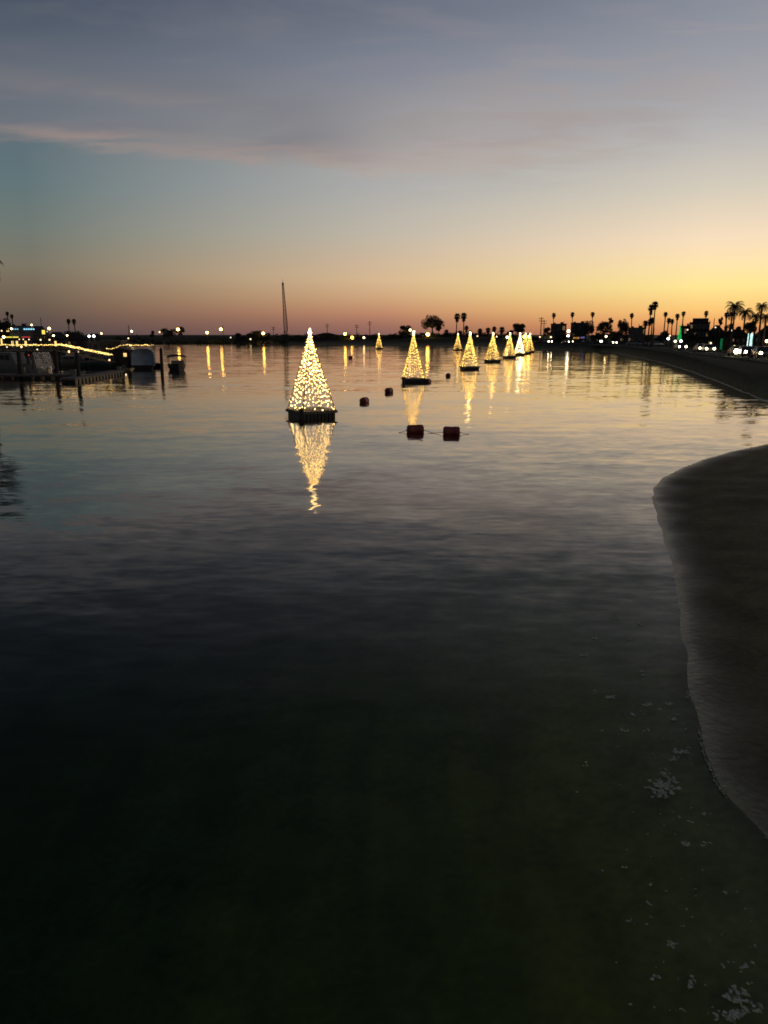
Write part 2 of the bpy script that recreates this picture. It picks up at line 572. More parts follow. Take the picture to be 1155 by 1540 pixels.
def make_water():
    b = MB()
    b.add([(-9000, -80, 0), (9000, -80, 0), (9000, 12000, 0), (-9000, 12000, 0)], [(0, 1, 2, 3)])
    m, nt, out = new_mat('calm bay water')
    N, L = nt.nodes, nt.links
    geo = N.new('ShaderNodeNewGeometry')

    def rip(scale, sx, sy, det, amp_x, amp_y, rot=0.0):
        mp = N.new('ShaderNodeMapping')
        mp.inputs['Scale'].default_value = (sx, sy, 1)
        mp.inputs['Rotation'].default_value = (0, 0, rot)
        L.new(geo.outputs['Position'], mp.inputs['Vector'])
        nz = N.new('ShaderNodeTexNoise')
        nz.inputs['Scale'].default_value = scale
        nz.inputs['Detail'].default_value = det
        nz.inputs['Roughness'].default_value = 0.5
        L.new(mp.outputs['Vector'], nz.inputs['Vector'])
        s_ = N.new('ShaderNodeVectorMath')
        s_.operation = 'SUBTRACT'
        L.new(nz.outputs['Color'], s_.inputs[0])
        s_.inputs[1].default_value = (0.5, 0.5, 0.5)
        k = N.new('ShaderNodeVectorMath')
        k.operation = 'MULTIPLY'
        L.new(s_.outputs['Vector'], k.inputs[0])
        k.inputs[1].default_value = (amp_x, amp_y, 0)
        return k
    big = rip(0.16, 0.6, 1.5, 2.0, 0.06, 0.050, 0.15)
    mid = rip(0.55, 0.6, 1.4, 3.0, 0.17, 0.085, -0.12)
    fine = rip(2.6, 0.6, 1.5, 2.0, 0.15, 0.085, 0.1)
    a1 = N.new('ShaderNodeVectorMath')
    a1.operation = 'ADD'
    L.new(big.outputs[0], a1.inputs[0])
    L.new(mid.outputs[0], a1.inputs[1])
    a2 = N.new('ShaderNodeVectorMath')
    a2.operation = 'ADD'
    L.new(a1.outputs[0], a2.inputs[0])
    L.new(fine.outputs[0], a2.inputs[1])
    # patches of breeze and of slick water
    pn = N.new('ShaderNodeTexNoise')
    pm = N.new('ShaderNodeMapping')
    pm.inputs['Scale'].default_value = (0.35, 1.0, 1)
    L.new(geo.outputs['Position'], pm.inputs['Vector'])
    L.new(pm.outputs['Vector'], pn.inputs['Vector'])
    pn.inputs['Scale'].default_value = 0.09
    pn.inputs['Detail'].default_value = 3
    pr = N.new('ShaderNodeMapRange')
    pr.inputs['From Min'].default_value = 0.35
    pr.inputs['From Max'].default_value = 0.65
    pr.inputs['To Min'].default_value = 0.45
    pr.inputs['To Max'].default_value = 1.05
    L.new(pn.outputs['Fac'], pr.inputs['Value'])
    sc = N.new('ShaderNodeVectorMath')
    sc.operation = 'SCALE'
    L.new(a2.outputs[0], sc.inputs[0])
    L.new(pr.outputs['Result'], sc.inputs['Scale'])
    up = N.new('ShaderNodeVectorMath')
    up.operation = 'ADD'
    L.new(sc.outputs[0], up.inputs[0])
    up.inputs[1].default_value = (0, 0, 1)
    nn = N.new('ShaderNodeVectorMath')
    nn.operation = 'NORMALIZE'
    L.new(up.outputs[0], nn.inputs[0])
    fr = N.new('ShaderNodeFresnel')
    fr.inputs['IOR'].default_value = 1.333
    L.new(nn.outputs[0], fr.inputs['Normal'])
    gl = N.new('ShaderNodeBsdfGlossy')
    gl.inputs['Roughness'].default_value = 0.06
    gl.inputs['Color'].default_value = (1.0, 0.92, 0.85, 1)
    L.new(nn.outputs[0], gl.inputs['Normal'])
    tr = N.new('ShaderNodeBsdfTransparent')
    tr.inputs['Color'].default_value = (0.93, 0.98, 0.78, 1)
    mx = N.new('ShaderNodeMixShader')
    pw = N.new('ShaderNodeValToRGB')
    ce = pw.color_ramp.elements
    ce[0].position = 0.0
    ce[0].color = (0.0, 0.0, 0.0, 1)
    ce[1].position = 1.0
    ce[1].color = (1, 1, 1, 1)
    for a_, b_ in ((0.03, 0.016), (0.10, 0.06), (0.155, 0.115), (0.235, 0.26), (0.37, 0.47), (0.61, 0.78)):
        k_ = ce.new(a_)
        k_.color = (b_, b_, b_, 1)
    L.new(fr.outputs['Fac'], pw.inputs['Fac'])
    L.new(pw.outputs['Color'], mx.inputs['Fac'])
    L.new(tr.outputs[0], mx.inputs[1])
    L.new(gl.outputs[0], mx.inputs[2])
    L.new(mx.outputs[0], out.inputs['Surface'])
    return tag(b.build('water', m), kind='structure')


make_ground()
make_water()


# ------------------------------------------------------------------ sky + sun
def make_world():
    w = bpy.data.worlds.new('World')
    scene.world = w
    w.use_nodes = True
    nt = w.node_tree
    nt.nodes.clear()
    N, L = nt.nodes, nt.links
    out = N.new('ShaderNodeOutputWorld')
    bg = N.new('ShaderNodeBackground')
    L.new(bg.outputs[0], out.inputs[0])

    def math_(op, a=None, b=None, c=None, clamp=False):
        n = N.new('ShaderNodeMath')
        n.operation = op
        n.use_clamp = clamp
        for i, v in enumerate((a, b, c)):
            if v is None:
                continue
            if isinstance(v, (int, float)):
                n.inputs[i].default_value = v
            else:
                L.new(v, n.inputs[i])
        return n.outputs[0]

    def rng_(v, a, b, c, d, smooth=False):
        n = N.new('ShaderNodeMapRange')
        if smooth:
            n.interpolation_type = 'SMOOTHSTEP'
        L.new(v, n.inputs['Value'])
        for k, x in zip(('From Min', 'From Max', 'To Min', 'To Max'), (a, b, c, d)):
            n.inputs[k].default_value = x
        return n.outputs['Result']

    def mix_(f, a, b, blend='MIX'):
        n = N.new('ShaderNodeMix')
        n.data_type = 'RGBA'
        n.blend_type = blend
        n.clamp_factor = True
        if isinstance(f, (int, float)):
            n.inputs['Factor'].default_value = f
        else:
            L.new(f, n.inputs['Factor'])
        for k, x in (('A', a), ('B', b)):
            if isinstance(x, tuple):
                n.inputs[k].default_value = x
            else:
                L.new(x, n.inputs[k])
        return n.outputs['Result']
    tc = N.new('ShaderNodeTexCoord')
    sp = N.new('ShaderNodeSeparateXYZ')
    L.new(tc.outputs['Generated'], sp.inputs[0])
    x, y, z = sp.outputs
    el = math_('MULTIPLY', math_('ARCSINE', z), 180 / PI)
    az = math_('MULTIPLY', math_('ARCTAN2', x, y), 180 / PI)

    def ramp(stops):
        r = N.new('ShaderNodeValToRGB')
        cr = r.color_ramp
        fac = rng_(el, 0, 60, 0, 1)
        L.new(fac, r.inputs['Fac'])
        cr.elements[0].position = 0
        cr.elements[0].color = lin(stops[0][1])
        cr.elements[1].position = 1
        cr.elements[1].color = lin(stops[-1][1])
        for e_, c in stops[1:-1]:
            k = cr.elements.new(e_ / 60)
            k.color = lin(c)
        return r.outputs['Color']
    left = ramp([(0, (82, 71, 72)), (0.9, (95, 81, 75)), (1.83, (107, 92, 79)), (3, (118, 104, 88)), (4.34, (124, 117, 101)), (6.5, (112, 121, 114)),
                 (9.2, (98, 117, 121)), (12.5, (92, 109, 119)), (15.8, (86, 100, 113)), (20, (70, 81, 98)), (30, (50, 57, 72)), (45, (46, 52, 66)), (60, (48, 54, 68))])
    mid = ramp([(0, (138, 98, 92)), (0.8, (166, 116, 97)), (1.53, (192, 138, 107)), (2.6, (208, 166, 126)), (3.82, (216, 184, 146)), (6.93, (192, 183, 168)),
                (9.9, (174, 174, 172)), (13.2, (163, 161, 160)), (16.6, (134, 140, 152)), (19.9, (109, 117, 132)), (30, (76, 82, 97)), (45, (58, 65, 80)), (60, (52, 59, 74))])
    right = ramp([(0, (205, 130, 84)), (0.8, (238, 168, 102)), (1.6, (252, 200, 120)), (3.1, (255, 231, 150)), (4.6, (254, 228, 174)), (6, (248, 223, 190)),
                  (9.1, (213, 204, 187)), (12.5, (182, 180, 180)), (15.8, (158, 162, 170)), (20, (130, 136, 150)), (30, (88, 93, 108)), (45, (64, 70, 85)), (60, (52, 59, 74))])
    c = mix_(rng_(az, -23.5, 0, 0, 1), left, mid)
    c = mix_(rng_(az, 0, 21.5, 0, 1), c, right)
    # the east behind the viewer is darker
    back = rng_(math_('ABSOLUTE', az), 70, 150, 0, 0.75, True)
    c = mix_(back, c, lin((48, 52, 66)))
    # ---- clouds on a flat layer overhead
    zz = math_('ADD', math_('MAXIMUM', z, 0.0), 0.06)
    cb = N.new('ShaderNodeCombineXYZ')
    L.new(math_('DIVIDE', x, zz), cb.inputs[0])
    L.new(math_('DIVIDE', y, zz), cb.inputs[1])

    def cloud_noise(scale, sx, sy, rot, det, off):
        mp = N.new('ShaderNodeMapping')
        mp.inputs['Scale'].default_value = (sx, sy, 1)
        mp.inputs['Rotation'].default_value = (0, 0, rot)
        mp.inputs['Location'].default_value = off
        L.new(cb.outputs[0], mp.inputs['Vector'])
        nz = N.new('ShaderNodeTexNoise')
        nz.inputs['Scale'].default_value = scale
        nz.inputs['Detail'].default_value = det
        nz.inputs['Roughness'].default_value = 0.55
        nz.inputs['Distortion'].default_value = 0.6
        L.new(mp.outputs['Vector'], nz.inputs['Vector'])
        return nz.outputs['Fac']
    n1 = cloud_noise(0.7, 0.8, 1.0, 0.35, 6, (3.1, 1.0, 0))
    n2 = cloud_noise(1.6, 0.5, 1.25, -0.55, 6, (0.4, 5.0, 0))
    n3 = cloud_noise(4.5, 0.6, 1.2, -0.5, 5, (2.4, 1.0, 0))
    # broad mauve veil high up
    veil = math_('MULTIPLY', rng_(el, 10.5, 17, 0, 1, True), rng_(n1, 0.30, 0.72, 0, 0.85, True))
    c = mix_(veil, c, mix_(rng_(az, -25, 25, 0, 1), (0.90, 0.85, 0.90, 1), (0.98, 0.94, 0.94, 1)), 'MULTIPLY')
    # warm smoky streaks climbing to the upper right
    sm = math_('MULTIPLY', rng_(math_('ABSOLUTE', math_('SUBTRACT', math_('ADD', az, math_('MULTIPLY', el, -1.6)), -11.0)), 0, 15, 1, 0, True),
               rng_(math_('ABSOLUTE', math_('SUBTRACT', el, 14.0)), 0, 6.0, 1, 0, True))
    c = mix_(math_('MULTIPLY', sm, rng_(n3, 0.32, 0.70, 0.0, 0.65, True)), c, lin((166, 152, 147)))

    # soft lit cloud bars on the left, scalloped below and feathered above
    def cloud_bar(e0, slope, a0, a1, a2, a3, thick, amt, lit, body, wob):
        global_off = math_('ADD', math_('SUBTRACT', el, math_('ADD', math_('MULTIPLY', az, slope), e0)),
                           math_('ADD', math_('MULTIPLY', math_('SUBTRACT', n2, 0.5), wob), math_('MULTIPLY', math_('SUBTRACT', n3, 0.5), wob * 0.9)))
        lo = rng_(global_off, -0.6, 0.6, 0, 1, True)
        hi = rng_(global_off, 0.3, thick, 1, 0, True)
        ex = math_('MULTIPLY', rng_(az, a0, a1, 0.0, 1, True), rng_(az, a2, a3, 1, 0.0, True))
        d_ = math_('MULTIPLY', math_('MULTIPLY', lo, hi), math_('MULTIPLY', ex, rng_(n1, 0.32, 0.58, 0.42, 1.0, True)))
        col_ = mix_(math_('MULTIPLY', rng_(global_off, -0.1, 1.5, 1, 0, True), rng_(n3, 0.3, 0.6, 0.35, 1, True)), body, lit)
        return math_('MULTIPLY', d_, amt), col_
    f_, k_ = cloud_bar(11.45, -0.012, -40, -22, -9, 8, 7.0, 0.82, lin((172, 147, 136)), lin((122, 121, 129)), 2.1)
    c = mix_(f_, c, k_)
    f_, k_ = cloud_bar(14.0, -0.02, -30, -20, -14, -5, 3.2, 0.6, lin((150, 137, 134)), lin((108, 112, 121)), 1.6)
    c = mix_(f_, c, k_)
    f_, k_ = cloud_bar(11.0, 0.05, -6, 4, 6, 22, 6.0, 0.6, lin((190, 172, 162)), lin((168, 161, 160)), 2.4)
    c = mix_(f_, c, k_)
    # faint rose and grey wisps elsewhere
    wisp = math_('MULTIPLY', rng_(n3, 0.42, 0.72, 0, 0.26, True), math_('MULTIPLY', rng_(el, 10, 14, 0, 1, True), rng_(el, 30, 18, 0, 1, True)))
    c = mix_(wisp, c, mix_(rng_(az, -25, 25, 0, 1), lin((98, 104, 114)), lin((178, 168, 166))))
    # physical sky just after sunset, a small share of the glow
    sky = N.new('ShaderNodeTexSky')
    sky.sky_type = 'NISHITA'
    sky.sun_disc = False
    sky.sun_elevation = R(0.5)
    sky.sun_rotation = R(42)
    sk = N.new('ShaderNodeVectorMath')
    sk.operation = 'SCALE'
    L.new(sky.outputs[0], sk.inputs[0])
    sk.inputs['Scale'].default_value = 0.0025
    ad = N.new('ShaderNodeVectorMath')
    ad.operation = 'ADD'
    L.new(c, ad.inputs[0])
    L.new(sk.outputs[0], ad.inputs[1])
    L.new(ad.outputs[0], bg.inputs['Color'])
    bg.inputs['Strength'].default_value = 1.0
    w.cycles.sampling_method = 'MANUAL'
    w.cycles.sample_map_resolution = 1024


make_world()
sun_d = bpy.data.lights.new('sun', 'SUN')
sun_d.energy = 0.03
sun_d.angle = R(12)
sun_d.color = (1.0, 0.62, 0.35)
sun = bpy.data.objects.new('sun', sun_d)
COL.objects.link(sun)
sd_ = Vector((math.sin(R(42)), math.cos(R(42)), math.tan(R(3))))
sun.rotation_euler = sd_.to_track_quat('Z', 'Y').to_euler()


# ------------------------------------------------------------------ lit trees on rafts
def make_light_tree(label, H=4.75, S=2.2, raft=2.3, n_str=7, n_bulb=15, br=0.042, bulb='bulb', ico=True, post=True, seed=1):
    rnd = random.Random(seed)
    t = thing('light_tree', label, 'light tree', group='lit cone trees floating on rafts')
    zf = 0.34
    d = MB()
    nb = 12
    bw = raft / nb
    for i in range(nb):
        d.box((-raft / 2 + bw * (i + .5), 0, zf + 0.05 + 0.004 * rnd.random()), (bw * 0.93, raft, 0.06))
    for sgn in (-1, 1):
        d.box((0, sgn * (raft / 2 + 0.03), zf + 0.01), (raft + 0.12, 0.055, 0.17))
        d.box((sgn * (raft / 2 + 0.03), 0, zf + 0.012), (0.055, raft - 0.002, 0.166))
    d.build('raft_deck', M['deck'], t)
    fl = MB()
    k = 9
    w = raft * 0.97 / k
    for sgn in (-1, 1):
        for i in range(k):
            c = -raft * 0.485 + w * (i + .5)
            fl.box((c, sgn * raft * 0.42, 0.02), (w * 0.80, raft * 0.14, 0.56), taper=0.98)
            fl.box((sgn * raft * 0.42, c * 0.72, 0.02), (raft * 0.138, w * 0.58, 0.558), taper=0.98)
    fl.box((0, 0, 0.0), (raft * 0.9, raft * 0.9, 0.56))
    fl.build('raft_float', M['float_black'], t)
    if post:
        p = MB()
        x0 = -raft / 2 - 0.10
        p.box((x0, -raft / 2 - 0.06, 0.08), (0.20, 0.20, 0.96))
        p.box((x0, -raft / 2 - 0.06, 0.585), (0.24, 0.24, 0.05))
        p.build('fender_post', M['wood_dark'], t)
    base = S / 2
    z0 = zf + 0.10
    apex = Vector((0, 0, z0 + H))
    corners = [Vector((sx * base, sy * base, z0)) for sx, sy in ((-1, -1), (1, -1), (1, 1), (-1, 1))]
    for c in corners:
        lg = MB()
        lg.tube([c, c.lerp(apex, 0.985)], [0.035, 0.028], 6)
        nl = int(H / 0.16)
        for k2 in range(nl):
            lg.octa(c.lerp(apex, (k2 + rnd.random()) / nl) + Vector((rnd.uniform(-.04, .04), rnd.uniform(-.04, .04), 0)), br * rnd.uniform(.4, .75), mi=1)
        lg.build('frame_leg', [M['frame_wood'], G[bulb]], t)
    for a in range(4):
        A, B = corners[a], corners[(a + 1) % 4]
        for j in range(n_str):
            ph_ = rnd.random()
            q = (j + 0.5) / n_str
            foot = A.lerp(B, q)
            s = MB()
            pts = []
            for k2 in range(9):
                f = k2 / 8
                p_ = foot.lerp(apex, f * 0.985)
                sag = 0.05 * math.sin(PI * f)
                n_ = Vector((p_.x, p_.y, 0))
                if n_.length > 0.01:
                    n_.normalize()
                pts.append(p_ - n_ * sag + Vector((rnd.uniform(-.02, .02), rnd.uniform(-.02, .02), 0)))
            s.tube(pts, 0.008, 3, mi=0, cap=False)
            for k2 in range(n_bulb):
                f = (k2 + ph_ + rnd.uniform(-0.3, 0.3)) / n_bulb
                f = min(1.0, max(0.0, f)) ** 0.92
                g = f * 8
                i0 = min(int(g), 7)
                pp = Vector(pts[i0]).lerp(Vector(pts[i0 + 1]), g - i0)
                pp += Vector((rnd.uniform(-.05, .05), rnd.uniform(-.05, .05), 0)) * (1 - f)
                r_ = br * rnd.choice((0.55, 0.75, 0.85, 1.0, 1.0, 1.25))
                s.octa(pp, r_, mi=1)
            s.build('light_string', [M['wire'], G[bulb]], t)
    tp = MB()
    for k2 in range(16):
        tp.octa(apex + Vector((rnd.uniform(-.09, .09), rnd.uniform(-.09, .09), rnd.uniform(-.35, .14))), br * 1.6)
    tp.build('top_cluster', G['bulb_hot'], t)
    return t


TREES = [
    # px, py waterline, rotation, label
    (468.5, 629.5, 31, 'largest and nearest cone of warm string lights, its ribbed black raft seen corner on'),
    (621.5, 575.5, 6, 'second nearest lit cone, its raft square on with a post at the left, behind buoys'),
    (706, 556, 12, 'third lit cone from the front, just right of the dark round buoy floating alone'),
    (740.5, 544.8, 20, 'golden lit cone tree fourth in the receding row, on a thin dark raft'),
    (766, 538.4, 10, 'golden lit cone fifth in the receding row, in front of the leaning dark tree'),
]
protoA = make_light_tree(TREES[0][3])
protoB = None
for i, (px, py, rz, lab) in enumerate(TREES):
    g = on_level(px, py)
    g.y += 1.3
    g.x *= (g.y / (g.y - 1.3))
    if i == 0:
        protoA.location = g
        protoA.rotation_euler.z = R(rz)
    elif i < 2:
        o = make_light_tree(lab, n_str=7, n_bulb=15, br=0.042, bulb='bulb_far', seed=3)
        o.location = g
        o.rotation_euler.z = R(rz)
    else:
        if protoB is None:
            protoB = make_light_tree(lab, n_str=5, n_bulb=13, br=0.06, bulb='bulb_far', post=False, seed=5)
            protoB.location = g
            protoB.rotation_euler.z = R(rz)
        else:
            dup(protoB, lab, g, R(rz))
for px, py, rz, lab in [
        (791, 532.3, 15, 'golden lit cone right of the white-lit one near the end of the row'),
        (797.5, 530, 5, 'farthest lit cone at the right end of the receding row'),
        (689, 527.2, 12, 'small lit cone left of the row, below the tall pair of palms'),
        (570, 525, 8, 'smallest lit cone standing alone far out between the utility poles and bushy tree')]:
    g = on_level(px, py)
    g.y += 1.3
    dup(protoB, lab, g, R(rz))
g = on_level(782.5, 534.5)
tw = make_light_tree('whitish lit cone sixth in the row with the brightest long white reflection', n_str=5, n_bulb=15, br=0.085, bulb='bulb_white', post=False, seed=9)
tw.location = g + Vector((0, 1.3, 0))
b = MB()
b.ball((0, -0.9, 1.15), 0.20, 8, 5)  # bright ball added to give the long white streak on the water
b.build('added_streak_light', G['added_streak'], tw)

# ------------------------------------------------------------------ buoys
BUOYS = [
    (624.5, 650, 8, 0.80, 0.275, 'left one of the two nearest red drum buoys joined by a rope'),
    (679, 653, -6, 0.80, 0.275, 'right one of the two nearest red drum buoys joined by a rope'),
    (548, 605.5, 70, 0.70, 0.28, 'dark red buoy right of the nearest lit tree raft'),
    (585, 590, 60, 0.66, 0.28, 'dark red buoy left of the second raft, midway in the water'),
    (643.5, 575, 65, 0.66, 0.28, 'dark red buoy touching the right corner of the second raft'),
    (674, 566, 75, 0.62, 0.28, 'dark buoy floating alone between the second and third lit cones'),
    (527, 539, 20, 0.7, 0.42, 'small dark mooring buoy far out under the amber lamp reflection'),
]
buoy_pos = []


def make_buoy(Ln, r, label):
    t = thing('drum_buoy', label, 'buoy', group='drum buoys on the water')
    b = MB()
    prof = [(-0.5, 0.86), (-0.47, 0.97), (-0.40, 1.0), (-0.13, 1.0), (-0.11, 0.96), (0.11, 0.96), (0.13, 1.0), (0.40, 1.0), (0.47, 0.97), (0.5, 0.86)]
    b.tube([(p * Ln, 0, 0) for p, _ in prof], [r * q for _, q in prof], 18)
    b.build('drum', M['buoy'], t, loc=(0, 0, r * 0.45))
    for sgn in (-1, 1):
        c = MB()
        c.tube([(sgn * Ln * 0.5, 0, 0), (sgn * (Ln * 0.5 + 0.03), 0, 0)], [r * 0.8, r * 0.74], 16)
        c.build('end_cap', M['buoy_cap'], t, loc=(0, 0, r * 0.45))
        e_ = MB()
        pts = [(sgn * (Ln * 0.5 + 0.03 + 0.06 * math.sin(a)), 0.06 * math.cos(a), 0) for a in np.linspace(0, PI, 7)]
        e_.tube(pts, 0.014, 6)
        e_.build('eye_ring', M['steel'], t, loc=(0, 0, r * 0.3))
    return t


for px, py, rz, Ln, r, lab in BUOYS:
    t = make_buoy(Ln, r, lab)
    g = on_level(px, py)
    t.location = g
    t.rotation_euler.z = R(rz)
    buoy_pos.append(g)
A, B = buoy_pos[0] + Vector((.48, .05, .04)), buoy_pos[1] + Vector((-.48, .05, .04))
rp = MB()
pts = []
for k in range(15):
    f = k / 14
    p = A.lerp(B, f)
    p.z = 0.10 - 0.085 * math.sin(PI * f) + 0.006 * math.sin(k * 2.1)
    p.y += 0.06 * math.sin(f * 9)
    pts.append(p)
rp.tube(pts, 0.012, 6)
tag(rp.build('mooring_rope', M['rope']), 'slack floating rope tying the two nearest red buoys together', 'rope')
for bp_, sg, lab in ((buoy_pos[0], -1, 'loose rope tail trailing left of the nearest buoy pair'), (buoy_pos[1], 1, 'loose rope tail trailing right of the nearest buoy pair')):
    rp = MB()
    rp.tube([bp_ + Vector((sg * (0.46 + 0.07 * k), -0.02 * k + .05 * math.sin(k), 0.10 * math.exp(-k * .6) + 0.012)) for k in range(7)], 0.011, 6)
    tag(rp.build('mooring_rope', M['rope']), lab, 'rope')


# ------------------------------------------------------------------ vegetation
def fan_palm(px, py_top, Y, wpx, label, group, skirt=0.9, lean=0.0, squat=1.0, seed=0):
    rnd = random.Random(seed * 31 + int(px * 7))
    Rr = metre(wpx, Y) / 2
    lean = lean or rnd.uniform(-.035, .035)
    skirt *= rnd.uniform(.6, 1.3)
    top = at(px, py_top, Y)
    x = at(px, 508, Y).x
    zb = ground_z(x, Y)
    cz = top.z - Rr * 1.05
    t = thing('fan_palm', label, 'palm tree', (x, Y, zb), group=group)
    h = max(cz - zb, 0.5)
    tk = MB()
    n = 7
    dx = lean * h
    r0 = max(0.20, Rr * 0.13)
    tk.tube([(dx * (k / n) ** 1.6, 0, h * k / n - (0.2 if k == 0 else 0)) for k in range(n + 1)],
            [r0 * (1.35 if k == 0 else 1.0 - 0.3 * k / n) for k in range(n + 1)], 7)
    tk.build('trunk', M['bark'], t)
    cr = MB()
    c = Vector((dx, 0, h))
    nf = 52
    for k in range(nf):
        ph = math.asin(max(-0.75, 1 - 1.75 * (k + .5) / nf))
        th = k * 2.39996 + rnd.uniform(-.3, .3)
        d = Vector((math.cos(ph) * math.cos(th), math.cos(ph) * math.sin(th), math.sin(ph) * squat))
        side = d.cross(Vector((0, 0, 1)))
        side = side.normalized() if side.length > .01 else Vector((1, 0, 0))
        nrm = side.cross(d).normalized()
        hub = c + d * Rr * rnd.uniform(0.28, 0.45)
        cr.tube([c, hub], [0.02 + Rr * .012, 0.015], 3, cap=False, smooth=False)
        Lb = Rr * rnd.uniform(0.50, 0.72)
        nb = 9
        for q in range(nb):
            a = (q / (nb - 1) - .5) * 2.5
            dr = d * math.cos(a) + side * math.sin(a)
            tip = hub + dr * Lb * (1 - 0.18 * abs(a)) - Vector((0, 0, Lb * 0.14)) + nrm * rnd.uniform(-.1, .1) * Lb
            wv = dr.cross(nrm).normalized() * Lb * 0.11
            md = hub.lerp(tip, 0.5)
            cr.add([hub, md + wv, tip, md - wv], [(0, 1, 2, 3)])
    cr.build('crown', M['palm_leaf'], t)
    if skirt > 0:
        sk = MB()
        for k in range(46):
            th = rnd.uniform(0, 2 * PI)
            z1 = h - Rr * rnd.uniform(0.05, 0.35 + skirt * .4)
            r1 = Rr * rnd.uniform(0.12, 0.22)
            ln = Rr * rnd.uniform(0.45, 0.8)
            o = Vector((dx + math.cos(th) * r1, math.sin(th) * r1, z1))
            tip = o + Vector((math.cos(th) * Rr * rnd.uniform(.05, .30), math.sin(th) * Rr * rnd.uniform(.05, .30), -ln))
            sd = Vector((-math.sin(th), math.cos(th), 0)) * Rr * 0.12
            sk.add([o - sd, o + sd, tip + sd * .6, tip - sd * .6], [(0, 1, 2, 3)])
        sk.build('dead_skirt', M['palm_skirt'], t)
    return t


def feather_palm(px, py_c, Y, rpx, label, group, lean=0.0, seed=0, nf=26):
    rnd = random.Random(seed * 17 + int(px * 5))
    Rr = metre(rpx, Y)
    c = at(px, py_c, Y)
    x = c.x
    zb = ground_z(x, Y)
    h = c.z - zb
    t = thing('feather_palm', label, 'palm tree', (x, Y, zb), group=group)
    tk = MB()
    n = 8
    tk.tube([(lean * h * (k / n - 1), 0, h * k / n - (0.2 if k == 0 else 0)) for k in range(n + 1)],
            [(0.27 if k == 0 else 0.19 - 0.05 * k / n) for k in range(n + 1)], 8)
    tk.build('trunk', M['bark'], t)
    cr = MB()
    for k in range(nf):
        th = k * 2.39996 + rnd.uniform(-.2, .2)
        el = R(80 - 105 * (k / nf) ** 0.9) + rnd.uniform(-.1, .1)
        pos = Vector((0, 0, h))
        seg = 8
        pts = []
        L_ = Rr * rnd.uniform(0.95, 1.2)
        for q in range(seg + 1):
            pts.append(pos.copy())
            d = Vector((math.cos(el) * math.cos(th), math.cos(el) * math.sin(th), math.sin(el)))
            pos = pos + d * L_ / seg
            el -= R(11 + 5 * q * 0.5)
        cr.tube(pts, [0.035 * (1 - .8 * q / seg) for q in range(seg + 1)], 3, cap=False, smooth=False)
        side = Vector((-math.sin(th), math.cos(th), 0))
        for q in range(1, seg):
            for sub in (0.0, 0.33, 0.66):
                p = pts[q].lerp(pts[q + 1], sub)
                dr = (pts[q + 1] - pts[q]).normalized()
                ll = Rr * 0.30 * math.sin(PI * min(1, (q + sub + .6) / (seg + .6)) * 0.9 + 0.25)
                for sg in (-1, 1):
                    tip = p + (side * sg * 0.75 + dr * 0.45 + Vector((0, 0, -0.55 + rnd.uniform(-.2, .2)))) * ll
                    wv = dr * 0.035 * Rr * .5
                    cr.add([p - wv, p + wv, tip], [(0, 1, 2)])
    cr.build('crown', M['palm_leaf'], t)
    bs = MB()
    bs.ball((0, 0, h - Rr * .08), Rr * 0.11, 8, 6, sz=1.9)
    bs.build('crown_boss', M['palm_skirt'], t)
    return t


def leaf_cloud(mb, blobs, n, size, rnd, mi=0):
    """leaves scattered through a set of ellipsoid clumps"""
    vol = [b_[3] * b_[4] * b_[5] for b_ in blobs]
    tot = sum(vol)
    for b_, v in zip(blobs, vol):
        m = max(12, int(n * v / tot))
        for _ in range(m):
            while True:
                q = Vector((rnd.uniform(-1, 1), rnd.uniform(-1, 1), rnd.uniform(-1, 1)))
                if 0.2 < q.length < 1:
                    break
            q *= q.length ** -0.35 if q.length > 0 else 1
            q *= rnd.uniform(0.75, 1.06)
            p = Vector((b_[0] + q.x * b_[3], b_[1] + q.y * b_[4], b_[2] + q.z * b_[5]))
            u = Vector((rnd.gauss(0, 1), rnd.gauss(0, 1), rnd.gauss(0, 1))).normalized()
            w = u.orthogonal().normalized()
            w = Matrix.Rotation(rnd.uniform(0, 6.28), 3, u) @ w
            u2 = u.cross(w)
            s = size * rnd.uniform(0.6, 1.3)
            mb.add([p - w * s, p + u2 * s * .55, p + w * s, p - u2 * s * .55], [(0, 1, 2, 3)], mi)


